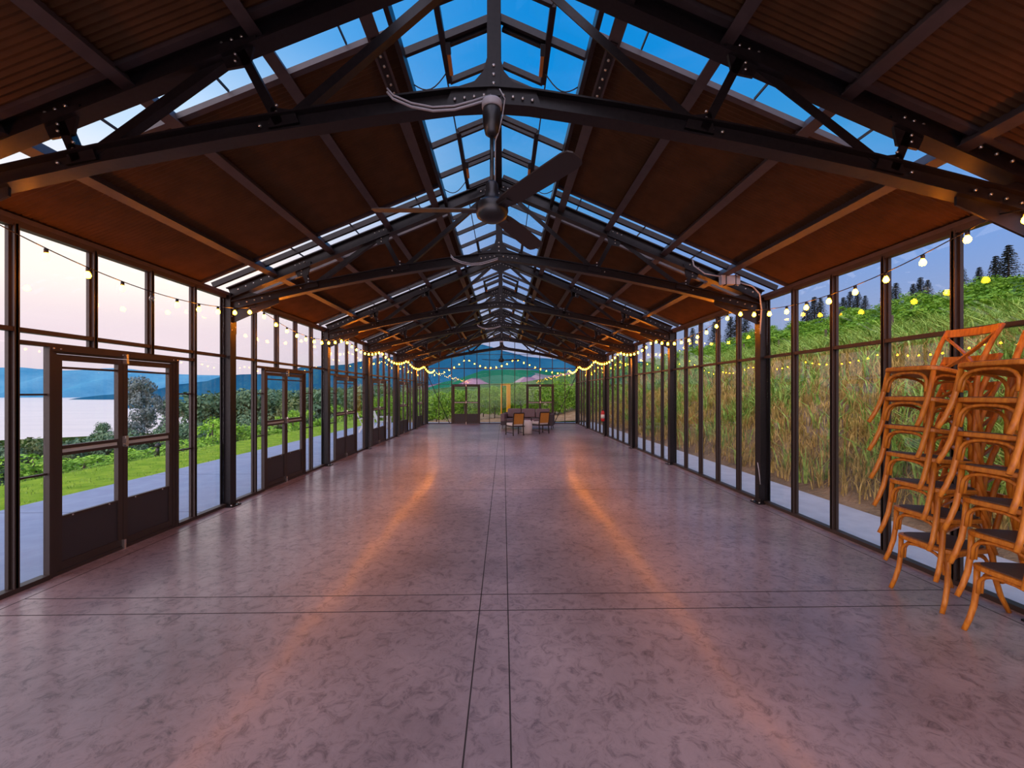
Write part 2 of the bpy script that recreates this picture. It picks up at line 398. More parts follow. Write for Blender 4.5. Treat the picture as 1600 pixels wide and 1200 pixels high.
# ------------------------------------------------------------------ columns
c = MB().use('steel')
c.sweep(ibeam(.13, .15, .014), [(0, 0, 0), (0, 0, EAVE+.05)], up=(1, 0, 0))
pc = empty('steel_column')
c.build('shaft', parent=pc)
b = MB().use('steel').box((-.11, -.10, 0), (.13, .10, .015)); b.use('bolt')
for bx_ in (-.08, .10):
    for by in (-.08, .08): b.bolt((bx_, by, .015), (0, 0, 1), .012, .018)
b.build('base_plate', parent=pc)
b = MB().use('bolt')
for k in range(6): b.bolt((.076, .04 if k % 2 else -.04, 2.55+.05*k), (1, 0, 0), .009, .008)
b.use('steel').box((.074, -.066, 2.5), (.08, .066, 2.87)); b.build('splice_plate', parent=pc)
first = True
for i, y in enumerate(YC):
    for side in (-1, 1):
        o = pc if first else copy_tree(pc); first = False
        o.location = ((XL+.03) if side < 0 else (XR-.03), y if i < 7 else y-.06, 0)
        o.rotation_euler.z = 0 if side < 0 else math.pi
        wh = 'left' if side < 0 else 'right'
        nm = ['beside the camera, out at the side', 'at the foot of the truss that carries the nearer ceiling fan', 'between the first and second string-light swags', 'between the second and third swags', 'at the foot of the fourth truss', 'at the foot of the truss with the far fan', 'at the foot of the last truss', 'in the far corner'][i]
        if side > 0 and i == 5: nm = 'with a red fire extinguisher hung on it'
        tag(o, 'black steel column of the %s wall, %s' % (wh, nm), 'column', 'steel columns along the side walls')
# ------------------------------------------------------------------ trusses
def chordz(s):
    S_ = [0, .25, .85, 1.75, 2.6, 3.4, 3.86]; Z_ = [1.99, 1.975, 1.89, 1.735, 1.565, 1.375, 1.255]
    return EYE + float(np.interp(abs(s), S_, Z_))
tr = empty('roof_truss')
MB().sweep(ibeam(.11, .125, .012), [(s, 0, chordz(s)) for s in (-3.86, -3.4, -2.6, -1.75, -.85, -.25, 0, .25, .85, 1.75, 2.6, 3.4, 3.86)]).build('bottom_chord', 'steel', tr)
for sg in (-1, 1):
    MB().sweep(ibeam(.12, .16, .014), [(0, 0, R(0)), (sg*3.9, 0, R(3.9))]).build('top_chord', 'steel', tr)
MB().sweep(ibeam(.09, .08, .01), [(0, 0, chordz(0)), (0, 0, R(0))], up=(0, 1, 0)).build('king_post', 'steel', tr)
for sg in (-1, 1):
    for s0, s1 in ((2.75, 2.87), (1.43, 1.70)):
        MB().sweep([(-.03, -.03), (.03, -.03), (.03, -.022), (-.022, -.022), (-.022, .03), (-.03, .03)], [(sg*s0, 0, chordz(s0)), (sg*s1, 0, R(s1)-.04)], up=(0, 1, 0)).build('web_post', 'steel', tr)
    for s0, s1, z1 in ((2.75, 1.78, None), (1.43, .12, None)):
        MB().sweep([(-.03, -.03), (.03, -.03), (.03, -.022), (-.022, -.022), (-.022, .03), (-.03, .03)], [(sg*s0, .02, chordz(s0)), (sg*s1, .02, R(s1)-.06)], up=(0, 1, 0)).build('web_diagonal', 'steel', tr)
    # gussets with bolts
    for s0, up_ in ((2.75, 1), (1.43, 1)):
        z = chordz(s0); q = MB().use('steel')
        q.prism([(sg*(s0+.07), z-.03), (sg*(s0-.13), z+.01), (sg*(s0-.10), z+.09), (sg*(s0+.05), z+.11)], -.01, .01, lambda x, y, zz: (x, zz-.02, y))
        q.use('bolt')
        for k in range(3): q.bolt((sg*(s0+.13-.07*k), -.012, z-.012+.014*k), (0, -1, 0), .010, .014)
        for k in range(2): q.bolt((sg*(s0+.01), -.032, z+.07+.045*k), (0, -1, 0), .009, .012)
        q.build('gusset_plate', parent=tr)
    for s0 in (2.87, 1.72):
        z = R(s0); q = MB().use('steel')
        q.prism([(sg*(s0+.12), z-.03), (sg*(s0-.14), z+.04), (sg*(s0-.10), z-.16), (sg*(s0+.05), z-.19)], -.01, .01, lambda x, y, zz: (x, zz-.02, y))
        q.use('bolt')
        for k in range(3): q.bolt((sg*(s0+.09-.065*k), -.012, z-.015+.024*k), (0, -1, 0), .010, .014)
        for k in range(2): q.bolt((sg*(s0-.01), -.032, z-.10-.045*k), (0, -1, 0), .009, .012)
        q.build('gusset_plate', parent=tr)
    q = MB().use('steel'); z = chordz(3.7)
    q.prism([(sg*3.2, z+.06), (sg*3.2, z-.0), (sg*3.88, z-.30), (sg*3.88, z+.22)], -.008, .008, lambda x, y, zz: (x, zz-.01, y)); q.use('bolt')
    for k in range(5): q.bolt((sg*(3.32+.11*k), -.02, chordz(3.32+.11*k)), (0, -1, 0), .010, .014)
    for k in range(5): q.bolt((sg*(3.3+.11*k), -.07, R(3.3+.11*k)-.02), (0, -1, 0), .010, .014)
    q.build('haunch_plate', parent=tr)
q = MB().use('steel'); z = chordz(0)
q.prism([(-.32, z-.06), (.32, z-.06), (.28, z+.05), (.13, z+.10), (.07, z+.17), (.045, z+.26), (-.045, z+.26), (-.07, z+.17), (-.13, z+.10), (-.28, z+.05)], -.012, .012, lambda x, y, zz: (x, zz-.02, y)); q.use('bolt')
for k in range(-4, 5):
    if k: q.bolt((k*.065, -.033, z-.01*abs(k)+.01), (0, -1, 0), .010, .014)
for k in range(3): q.bolt((0, -.033, z+.08+.06*k), (0, -1, 0), .010, .014)
q.build('apex_plate', parent=tr)
q = MB().use('steel'); z = R(0)
q.prism([(-.32, z-.20), (-.05, z-.32), (.05, z-.32), (.32, z-.20), (.32, z-.05), (0, z+.08), (-.32, z-.05)], -.012, .012, lambda x, y, zz: (x, zz-.02, y)); q.use('bolt')
for k in range(-4, 5):
    q.bolt((k*.065, -.033, z-.03-.022*abs(k)), (0, -1, 0), .010, .014); q.bolt((k*.065, -.033, z-.14-.022*abs(k)), (0, -1, 0), .010, .014)
q.build('ridge_plate', parent=tr)
tl = ['behind the photographer above the nearest shades', 'nearest in view, with a ceiling fan hung at its apex', 'just beyond the nearer ceiling fan', 'third in view down the hall', 'fourth in view down the hall', 'fifth in view, carrying the far ceiling fan', 'last one before the glazed end wall']
for i in range(7):
    o = tr if i == 0 else copy_tree(tr)
    o.location = (XC, YC[i], 0)
    tag(o, 'arched black steel roof truss, ' + tl[i], 'roof truss', 'roof trusses')
# ------------------------------------------------------------------ roof: purlins, ridge, skylight, shades, glass
def rp(sg, s, dz=0): return (XC+sg*s, P(s)+dz)
Y0, Y1 = -1.5, 21.85
pl = {.91: 'highest, beside the skylight', 1.59: 'second down from the skylight', 2.43: 'third down from the skylight', 3.25: 'lowest, next above the eave'}
for sg in (-1, 1):
    side = 'left' if sg < 0 else 'right'
    for s in (.91, 1.59, 2.43, 3.25):
        x, z = rp(sg, s)
        w, h = (.10, .12) if s < 1 else (.085, .11)
        o = MB().sweep([(-w/2, 0), (w/2, 0), (w/2, .012), (w/2-.012, .012), (w/2-.012, h), (-w/2+.012, h), (-w/2+.012, .012), (-w/2, .012)], [(x, Y0, z), (x, Y1, z)], up=(-sg*.0+.42*sg, 0, 1)).build('roof_purlin', 'purlin')
        tag(o, 'long steel purlin on the %s roof slope, %s' % (side, pl[s]), 'purlin', 'roof purlins')
    # splice plates on the upper purlins
x_, z_ = rp(-1, .91)
sp = empty('purlin_splice')
def splice():
    q = MB().use('steel').box((-.03, 0, -.006), (.03, .62, 0)); q.use('bolt')
    for k in range(6): q.bolt((0, .06+.1*k, -.006), (0, 0, -1), .011, .012)
    return q
for k, sg in enumerate((-1, 1)):
    x, z = rp(sg, .91)
    o = splice().build('splice_plate'); o.location = (x, 3.15, z-.002); o.rotation_euler.y = math.atan(.42)*sg
    tag(o, 'bolted flat steel strap under the top %s purlin near the fan' % ('left' if sg < 0 else 'right'), 'strap')
bpy.data.objects.remove(sp)
rb = MB().box((XC-.045, Y0, EYE+3.0), (XC+.045, Y1, EYE+3.16)).build('ridge_beam', 'steel'); tag(rb, 'dark steel ridge beam running along the top of the skylight', 'beam')
for sg in (-1, 1):
    side = 'left' if sg < 0 else 'right'
    o = MB().bar((rp(sg, .77)[0], Y0, rp(sg, .77)[1]+.05), (rp(sg, .77)[0], Y1, rp(sg, .77)[1]+.05), .04, .10).build('skylight_rail', 'steel')
    tag(o, 'long aluminium edge rail of the ridge skylight on its %s side' % side, 'rail')
# eave plates
for sg, nm in ((-1, 'trim_3'), (1, 'trim_4')):
    x = XL if sg < 0 else XR
    tag(MB().box((x-.10*(1 if sg < 0 else -1)*1, Y0, EAVE+.03), (x+.05*(1 if sg < 0 else -1), Y1, EAVE+.07)).build(nm, 'purlin'), kind='structure')
# roof glass + glazing bars = ceiling
cr = empty('ceiling', kind='structure')
g = MB().use('roofglass')
for sg in (-1, 1):
    a = rp(sg, .02, .14); b_ = rp(sg, HALF+.15, .14)
    g.sweep([(-.004, -.004), (.004, -.004), (.004, .004), (-.004, .004)], [(0, 0, 0), (0, 0, 0.001)]) if False else None
    g.add([(a[0], Y0, a[1]), (b_[0], Y0, b_[1]), (b_[0], Y1, b_[1]), (a[0], Y1, a[1]), (a[0], Y0, a[1]+.008), (b_[0], Y0, b_[1]+.008), (b_[0], Y1, b_[1]+.008), (a[0], Y1, a[1]+.008)],
          [(0, 3, 2, 1), (4, 5, 6, 7), (0, 1, 5, 4), (1, 2, 6, 5), (2, 3, 7, 6), (3, 0, 4, 7)])
g.build('roof_glass', parent=cr)
def slopebar(mb, sg, s0, s1, y, w, h, dz):
    a = rp(sg, s0, dz); b_ = rp(sg, s1, dz); mb.bar((a[0], y, a[1]), (b_[0], y, b_[1]), w, h)
for i in range(8):
    yt = YC[i]
    for sg in (-1, 1):
        q = MB().use('steel')
        for off in (-.27, .19):
            if off > 0 or i < 2: continue
            slopebar(q, sg, .8, HALF, yt+off, .045, .07, .10)
        q.build('glazing_bar', parent=cr)
        # skylight cross bars
        if i < 7:
            L = YC[i+1]-yt; n = 5 if i != 3 else 4
            for k in range(1, n):
                y = yt + L*k/n; q = MB().use('steel'); slopebar(q, sg, .03, .77, y, .035, .06, .10); q.build('skylight_bar', parent=cr)
            # thin pane joint
            x, z = rp(sg, .47, .13); q = MB().use('alu').box((x-.006, yt, z-.01), (x+.006, YC[i+1], z+.01)); q.build('pane_joint', parent=cr)
            x, z = rp(sg, 1.15, .13); q = MB().use('alu').box((x-.005, yt-.52, z-.01), (x+.005, yt+.42, z+.01)); q.build('pane_joint', parent=cr)
            x, z = rp(sg, 2.05, .13); q = MB().use('alu').box((x-.005, yt-.52, z-.01), (x+.005, yt+.42, z+.01)); q.build('pane_joint', parent=cr)
            x, z = rp(sg, 2.85, .13); q = MB().use('alu').box((x-.005, yt-.52, z-.01), (x+.005, yt+.42, z+.01)); q.build('pane_joint', parent=cr)
# operable roof vents (frame, crossbar, actuator, cable)
def vent(sg, y0, y1, label):
    r = empty('roof_vent', label=label, cat='roof vent', group='skylight vents')
    x, z = rp(sg, .44, .065); r.location = (x, y0, z)
    L = y1-y0; sl = -.42*sg
    def pt(s, y, dz=0): return (sg*(s-.44), y, -.42*(s-.44)+dz)
    q = MB().use('steel').bar(pt(.44, 0), pt(.44, L), .045, .05).bar(pt(.06, 0), pt(.44, 0), .035, .05).bar(pt(.06, L), pt(.44, L), .035, .05).bar(pt(.06, L*.5), pt(.44, L*.5), .03, .045)
    q.build('vent_frame', parent=r)
    a = MB().use('orange').bar(pt(.40, L*.5, -.05), pt(.40, L*.5+.22, -.09), .03, .03).use('black').bar(pt(.40, L*.5-.04, -.02), pt(.40, L*.5+.02, -.07), .04, .05)
    a.build('actuator', parent=r)
    pts = []
    for k in range(9):
        u = k/8; pts.append(pt(.44+.30*u, L*.8, -.03-.10*math.sin(math.pi*u)))
    MB().use('black').tube(pts, .006, 6, up=(0, 1, 0)).build('cable', parent=r)
for i in range(0, 7):
    L = YC[i+1]-YC[i]
    for sg in (-1, 1):
        a = YC[i]+L*.56; b_ = YC[i]+L*.95
        vent(sg, a, b_, 'black skylight vent with amber actuator, %s side, %s bay' % ('left' if sg < 0 else 'right', ORD[i]))
    if i == 1:
        for sg in (-1, 1): vent(sg, YC[1]+.30, YC[1]+1.10, 'black skylight vent with amber actuator, %s side, close above the fan' % ('left' if sg < 0 else 'right'))
# pleated shades
strips = [(.80, 1.59), (1.59, 2.43), (2.43, 3.25), (3.25, HALF+.05)]
sn = ['top strip by the skylight', 'second strip down', 'third strip down', 'lowest strip above the eave']
bn = ['bay nearest the camera', 'bay beyond the first truss', 'third bay', 'fourth bay', 'fifth bay', 'sixth bay', 'last bay before the end wall']
shade_mesh = {}
def shade_obj(sg, k, L):
    key = (sg, k, round(L, 2))
    if key in shade_mesh: return shade_mesh[key]
    s0, s1 = strips[k]; s0 += -.01; s1 -= -.01
    per = .044; nn = int(L/per)*2; A = .006
    vs = []; fs = []; nu = 2 if k < 3 else 6
    for j in range(nn+1):
        y = L*j/nn
        for u in range(nu+1):
            s = s0+(s1-s0)*u/nu; sag = -.02*math.sin(math.pi*u/nu)*math.sin(math.pi*j/nn) if k == 3 else 0
            vs.append((sg*s, y, -.42*s+(A if j % 2 else -A)+sag))
    for j in range(nn):
        for u in range(nu):
            a = j*(nu+1)+u; fs.append((a, a+1, a+nu+2, a+nu+1))
    # closed thickness: mirror top sheet
    m = MB(); m.add(vs, fs)
    m.add([(x, y, z+.018) for x, y, z in vs], [f[::-1] for f in fs])
    o1 = m.build('fabric', 'shade'); o2 = MB().use('purlin').bar((sg*s0, 0, -.42*s0-.008), (sg*s1, 0, -.42*s1-.008), .05, .045).build('end_bar')
    shade_mesh[key] = (o1.data, o2.data)
    bpy.data.objects.remove(o1); bpy.data.objects.remove(o2)
    return shade_mesh[key]
for i in range(7):
    y0 = YC[i]+.42; y1 = YC[i+1]-(.52 if i else .09)
    for sg in (-1, 1):
        for k in range(4):
            d1, d2 = shade_obj(sg, k, y1-y0)
            r = empty('roof_blind', (XC, y0, EYE+3.05+.085), label='brown roof blind, %s slope, %s, %s' % ('left' if sg < 0 else 'right', bn[i], sn[k]), cat='roof blind', group='pleated roof blinds')
            for d, nm, yy in ((d1, 'fabric', 0), (d2, 'end_bar', 0), (d2, 'end_bar', y1-y0)):
                o = bpy.data.objects.new(nm, d); COL.objects.link(o); o.parent = r; o.location = (0, yy, 0)
# ------------------------------------------------------------------ ceiling fans
def make_fan(ang):
    r = empty('ceiling_fan')
    c = MB().use('fan').lathe([(.03, 0), (.055, -.01), (.062, -.04), (.058, -.08), (.062, -.09), (.06, -.16), (.045, -.23), (.02, -.25)], n=20); c.use('cable').lathe([(.0635, -.02), (.066, -.03), (.066, -.06), (.0635, -.07)], n=20)
    c.build('canopy', parent=r)
    MB().use('fan').tube([(0, 0, -.22), (0, 0, -.62)], .014, 10).build('downrod', parent=r)
    MB().use('cable').tube([(.05, -.05, .03), (.085, -.03, -.02), (.07, -.02, -.12), (.045, -.01, -.22), (.022, -.005, -.28), (.02, 0, -.6)], .004, 6, up=(0, 1, 0)).build('supply_cable', parent=r)
    MB().use('fan').lathe([(.02, -.54), (.04, -.56), (.045, -.62), (.05, -.66), (.085, -.68), (.105, -.70), (.108, -.74), (.098, -.775), (.06, -.80), (.03, -.806), (.0, -.808)], n=28).build('motor_housing', parent=r)
    for k, a in enumerate(ang):
        a = math.radians(a); ca, sa = math.cos(a), math.sin(a)
        q = MB().use('blade'); prof = [(.10, .035), (.18, .052), (.3, .060), (.55, .064), (.72, .064), (.762, .055), (.78, .03)]
        top = [(x, w) for x, w in prof] + [(x, -w) for x, w in prof[::-1]]
        tw = -.24
        vs = []
        for dz in (0, .008):
            for x, w in top:
                z = -.735 + w*math.sin(tw) + dz; vs.append((x*ca - w*sa, x*sa + w*ca, z))
        n = len(top); fs = [tuple(range(n))[::-1], tuple(range(n, 2*n))] + [(j, (j+1) % n, (j+1) % n+n, j+n) for j in range(n)]
        q.add(vs, fs); q.use('fan').bar((.07*ca, .07*sa, -.735), (.2*ca, .2*sa, -.735), .05, .012)
        q.build('blade', parent=r)
    return r
f1 = make_fan([179, 63, -55]); f1.location = (XC-.01, YC[1]-.10, EYE+1.925)
tag(f1, 'large three-bladed dark ceiling fan hanging nearest the camera', 'ceiling fan', 'ceiling fans')
f2 = copy_tree(f1); f2.location = (XC-.01, YC[5]-.10, EYE+1.925); f2.rotation_euler.z = .5
tag(f2, 'small-looking far ceiling fan hanging before the glazed end wall', 'ceiling fan', 'ceiling fans')
# conduit cables on trusses
pts = [(-.76, 2.74, EYE+1.965), (-.72, 2.73, EYE+1.915), (-.60, 2.73, EYE+1.865), (-.46, 2.73, EYE+1.84), (-.32, 2.73, EYE+1.85), (-.2, 2.73, EYE+1.885), (-.08, 2.73, EYE+1.925)]
for y, nm in ((0, 'on the nearest truss'), (YC[2]-YC[1], 'on the second truss'), (YC[4]-YC[1], 'on the fourth truss')):
    o = MB().use('cable').tube([(p[0], p[1]+y, p[2]) for p in pts], .008, 8, up=(0, 1, 0)).tube([(p[0], p[1]+y-.004, p[2]+.022) for p in pts], .006, 8, up=(0, 1, 0)).build('power_cable')
    tag(o, 'pale grey power cables sagging to the apex plate %s' % nm, 'cable')
o = MB().use('cable').tube([(2.72, 5.93, R(2.79)+.02), (2.74, 5.93, R(2.8)-.07), (2.9, 5.93, R(3.0)-.10), (3.15, 5.93, R(3.2)-.06)], .010, 8, up=(0, 1, 0)).tube([(3.42, 5.93, R(3.5)-.02), (3.6, 5.93, R(3.6)-.03), (3.70, 5.93, R(3.7)-.10), (3.74, 5.95, 2.85), (3.735, 5.97, 2.6), (3.745, 5.99, 2.5)], .010, 8, up=(0, 1, 0)).build('conduit')
tag(o, 'pale conduit looping from the right rafter down to the column', 'conduit')
o = MB().use('cable').box((3.13, 5.90, R(3.3)-.13), (3.40, 5.98, R(3.3)-.0)).use('steel').box((3.19, 5.895, R(3.3)-.14), (3.20, 5.99, R(3.3)+.01)).box((3.33, 5.895, R(3.3)-.14), (3.34, 5.99, R(3.3)+.01)).build('junction_box')
tag(o, 'small grey junction box strapped under the right rafter of the second truss', 'junction box')
# outlet box at the foot of right column
o = MB().use('steel').box((3.72, 5.98, .10), (3.80, 6.07, .30)).use('cable').tube([(3.765, 6.02, .30), (3.745, 6.02, .5), (3.73, 6.03, .62)], .006, 6, up=(0, 1, 0)).build('outlet_box')
tag(o, 'dark outlet box at the foot of the second right-hand column', 'outlet box')
# ------------------------------------------------------------------ string lights
def string(pts_fn, nb, label, group, dead=()):
    r = empty('string_lights', pts_fn(0), label=label, cat='string lights', group=group)
    o0 = Vector(pts_fn(0)); pts = [Vector(pts_fn(k/24))-o0 for k in range(25)]
    MB().use('black').tube(pts, .0045, 5, up=(1, 0, .1)).build('wire', parent=r)
    for k in range(nb):
        p = Vector(pts_fn((k+.5)/nb))-o0
        q = bpy.data.objects.new('bulb', dead_me if k in dead else bulb_me); COL.objects.link(q); q.parent = r; q.location = p
        q2 = bpy.data.objects.new('socket', sock_me); COL.objects.link(q2); q2.parent = q
def mk(prof, m, z):
    o = MB().lathe(prof, (0, 0, z), 12).build('t', m); d = o.data; bpy.data.objects.remove(o); return d
sock_me = mk([(.008, 0), (.014, -.006), (.014, -.034), (.010, -.036)], 'black', 0); sock_me.name = 'socket'
bp = [(.010, 0), (.012, -.008), (.020, -.02), (.0235, -.034), (.021, -.048), (.012, -.057), (.001, -.06)]
bulb_me = mk(bp, 'bulb', -.034); bulb_me.name = 'bulb'; dead_me = mk(bp, 'deadbulb', -.034); dead_me.name = 'unlit_bulb'
for i in range(7):
    for sg in (-1, 1):
        xw = -3.59 if sg < 0 else 3.44
        a, b_ = YC[i], YC[i+1]
        def fn(u, a=a, b_=b_, xw=xw, i=i, sg=sg):
            y = a+.02 + (b_-a-.02)*u; base = EYE+1.24; sag = .215 if i != 3 else .17
            xx = xw
            return (xx, y, base - sag*4*u*(1-u)*(1 if i else .9))
        string(fn, int(round((b_-a)/.325)), 'swag of round warm bulbs along the %s wall, %s' % ('left' if sg < 0 else 'right', bn[i]), 'string lights along the side walls', dead=(4,) if (i == 1 and sg < 0) else ())
def espan(x0, z0, x1, z1, sag, nb, label):
    def fn(u): return (x0+(x1-x0)*u, 21.795, z0+(z1-z0)*u - sag*4*u*(1-u))
    string(fn, nb, label, 'string lights across the end wall')
espan(-3.72, EYE+.95, -1.93, EYE+1.82, .16, 7, 'string of warm bulbs rising to the left peak across the end wall')
espan(-1.93, EYE+1.82, .62, EYE+1.82, .48, 9, 'middle string of warm bulbs dipping across the end wall')
espan(.62, EYE+1.82, 3.6, EYE+.95, .16, 10, 'string of warm bulbs falling to the right corner across the end wall')
# ------------------------------------------------------------------ stacked cross-back chairs
def arc(p0, p1, rise, n=9, out=Vector((0, 0, 0))):
    """bent hoop: straight up from p0, round arch to p1"""
    p0, p1 = Vector(p0), Vector(p1); res = []
    for k in range(n+1):
        t = math.pi*k/n; c_ = (1-math.cos(t))/2; h = math.sin(t)**.55 if 0 < k < n else 0
        c2 = .5-.5*math.copysign(abs(math.cos(t))**.75, math.cos(t))
        res.append(p0.lerp(p1, c2)+Vector((0, 0, rise*h))+out*h)
    return res
def make_chair():
    """local: faces +y, origin on the floor under the seat's middle"""
    r = empty('crossback_chair')
    def outline(w1, w2, d, inset, n=28):
        pts = []
        for k in range(n):
            a = 2*math.pi*k/n; cx, sy = math.cos(a), math.sin(a)
            e = .42
            x = math.copysign(abs(cx)**e, cx); y = math.copysign(abs(sy)**e, sy)
            w = w1 if y > 0 else w2; w = w2+(w1-w2)*(y+1)/2
            pts.append((x*(w/2-inset), y*(d/2-inset)))
        return pts
    MB().prism(outline(.46, .38, .42, 0), .435, .468).build('seat', 'wood', r, bevel=.008)
    MB().prism(outline(.46, .38, .42, .028), .466, .476).build('seat_pad', 'seat', r)
    for sx_ in (-1, 1):
        MB().taper([(sx_*.185, .165, .440), (sx_*.186, .168, .30), (sx_*.190, .180, .18), (sx_*.198, .205, .08), (sx_*.205, .235, 0)], [.0165, .0175, .0175, .0165, .015], 10, up=(0, 1, 0)).build('leg', 'wood', r)
        MB().taper([(sx_*.20, -.285, 0), (sx_*.188, -.235, .12), (sx_*.178, -.195, .28), (sx_*.175, -.185, .44), (sx_*.178, -.195, .58), (sx_*.186, -.235, .74), (sx_*.195, -.285, .875)], [.015, .017, .018, .0185, .018, .017, .015], 10, up=(0, 1, 0)).build('leg', 'wood', r)
    H = .27
    MB().tube(arc((-.168, .178, H), (.168, .178, H), .152), .0115, 8, up=(0, 1, 0)).build('hoop', 'wood', r)
    MB().tube(arc((-.158, -.178, H), (.158, -.178, H), .150), .0115, 8, up=(0, 1, 0)).build('hoop', 'wood', r)
    for sx_ in (-1, 1):
        MB().tube(arc((sx_*.172, .152, H), (sx_*.168, -.17, H), .152), .0115, 8, up=(1, 0, 0)).build('hoop', 'wood', r)
    # top rail: curved board
    pts = []
    for k in range(11):
        u = -1+2*k/10; pts.append((u*.192, -.268-.030*(1-u*u), .845))
    MB().sweep([(-.010, -.032), (.010, -.032), (.010, .032), (-.010, .032)], pts).build('top_rail', 'wood', r, bevel=.004)
    for sx_, off in ((-1, 0), (1, .012)):
        pts = []
        for k in range(11):
            u = k/10; x = sx_*(.182-.352*u); z = .815-.335*u
            y = -.262+.06*u-.028*math.sin(math.pi*u)-off*math.sin(math.pi*u)
            pts.append((x, y, z))
        MB().sweep([(-.006, -.016), (.006, -.016), (.006, .016), (-.006, .016)], pts, up=(0, 1, 0)).build('back_slat', 'wood', r)
    return r
def seq(front_x, y, n, dzs, shifts, tilts, where, rz):
    global chair0
    for k in range(n):
        o = chair0 if chair0_used[0] == 0 else copy_tree(chair0); chair0_used[0] = 1
        # pivot on front feet line: local front foot at (0,.235,0)
        tilt = math.radians(tilts[k])
        Rm = Matrix.Rotation(rz, 4, 'Z') @ Matrix.Rotation(tilt, 4, 'X')
        foot = Rm @ Vector((0, .235, 0))
        T = Vector((front_x+shifts[k], y, dzs[k])) - foot
        o.matrix_world = Matrix.Translation(T) @ Rm
        nm = ['bottom one on the floor', 'second from the floor', 'third from the floor', 'fourth from the floor', 'fifth from the floor', 'sixth from the floor', 'topmost one'][k]
        tag(o, 'orange cross-back wooden chair, %s in the %s' % (nm, where), 'chair', 'stacked cross-back chairs')
chair0 = make_chair(); chair0_used = [0]
dz = [0, .235, .465, .695, .925, 1.16, 1.40]; sh = [0, -.05, -.10, -.145, -.175, -.19, -.19]; tl_ = [0, 1.5, 3.2, 5, 7.2, 9.2, 10.5]
RZ = math.radians(90)
seq(3.27, 3.24, 7, dz, sh, tl_, 'farther stack', RZ)
seq(3.20, 2.62, 7, dz, sh, tl_, 'nearer stack', RZ)
# ------------------------------------------------------------------ fire extinguisher
r = empty('fire_extinguisher', (3.72, 15.5, .56), label='red fire extinguisher with a white label hung on a right-hand column', cat='fire extinguisher')
MB().use('redcan').lathe([(.02, 0), (.065, .01), (.07, .05), (.07, .33), (.05, .38), (.02, .41)], n=16).build('cylinder', parent=r)
MB().use('label').lathe([(.071, .12), (.0715, .12), (.0715, .26), (.071, .26)], n=16).build('label_wrap', parent=r)
MB().use('black').box((-.05, -.02, .41), (.05, .02, .44)).tube([(.05, 0, .42), (.08, 0, .35), (.075, 0, .15)], .01, 6, up=(0, 1, 0)).build('valve', parent=r)
# ------------------------------------------------------------------ lounge furniture
r = empty('sofa', (1.12, 18.95, 0), math.radians(-12), 'long grey-purple sofa with three back cushions before the end wall', 'sofa')
MB().box((-1.18, -.44, .17), (1.18, .44, .36)).build('base', 'sofadark', r, bevel=.02)
MB().box((-1.0, -.43, .36), (1.0, .30, .46)).build('seat_cushion', 'sofa', r, bevel=.03)
MB().box((-1.18, .30, .36), (1.18, .44, .72)).build('backrest', 'sofadark', r, bevel=.02)
for sg in (-1, 1): MB().box((sg*1.0, -.44, .34), (sg*1.18, .32, .68)).build('armrest', 'sofa' if sg < 0 else 'sofadark', r, bevel=.02)
for k in range(3):
    o = MB().box((-.32, -.09, -.21), (.32, .09, .21)).build('back_cushion', 'sofa', r, bevel=.06); o.location = (-.66+.66*k, .19, .69); o.rotation_euler.x = -.18
for sx_ in (-1, 1):
    for sy_ in (-1, 1): MB().taper([(sx_*1.12, sy_*.38, 0), (sx_*1.1, sy_*.36, .18)], [.012, .018]).build('leg', 'black', r)
def lounge(loc, rz, label):
    r = empty('lounge_chair', loc, rz, label, 'armchair', 'dark wood armchairs with cane backs')
    w = .27
    for sx_ in (-1, 1):
        MB().bar((sx_*w, .28, 0), (sx_*w, .27, .60), .035, .035, (0, 1, 0)).build('leg', 'darkwood', r)
        MB().bar((sx_*w*.8, -.28, 0), (sx_*w*.8, -.25, .40), .035, .035, (0, 1, 0)).bar((sx_*w*.8, -.25, .40), (sx_*w*.8, -.33, .86), .035, .035, (0, 1, 0)).build('leg', 'darkwood', r)
        MB().bar((sx_*w, .29, .61), (sx_*w*.85, -.28, .62), .045, .03).build('armrest', 'darkwood', r)
        MB().bar((sx_*w, .28, .10), (sx_*w*.8, -.27, .10), .025, .025).build('stretcher', 'darkwood', r)
    MB().box((-w, -.26, .33), (w, .30, .37)).build('seat_frame', 'darkwood', r)
    MB().box((-w+.02, -.24, .37), (w-.02, .31, .47)).build('seat_cushion', 'cushion', r, bevel=.03)
    MB().bar((-w*.8, -.332, .86), (w*.8, -.332, .86), .035, .04).build('top_rail', 'darkwood', r)
    o = MB().box((-w*.8+.015, -.008, -.2), (w*.8-.015, .008, .2)).build('cane_back', 'cane', r); o.location = (0, -.295, .64); o.rotation_euler.x = math.atan2(.08, .46)
    return r
lounge((.46, 16.05, 0), math.radians(24), 'left-hand dark wood armchair with orange cane back and cream seat')
lounge((1.50, 16.75, 0), math.radians(26), 'right-hand dark wood armchair with orange cane back in front of the sofa')
o = MB().lathe([(.17, 0), (.205, .02), (.215, .30), (.20, .50), (.17, .52), (.0, .52)], n=28).build('drum_table', 'white'); o.location = (.93, 16.45, 0)
tag(o, 'white drum side table between the two armchairs', 'side table')
r = empty('coffee_table', (.95, 17.65, 0), 0, 'low white round-topped table between armchairs and sofa', 'coffee table')
MB().lathe([(.0, .40), (.34, .40), (.35, .41), (.35, .44), (.34, .45), (0, .45)], n=32).build('table_top', 'white', r)
MB().lathe([(.18, 0), (.12, .06), (.10, .3), (.16, .40)], n=24).build('pedestal', 'white', r)
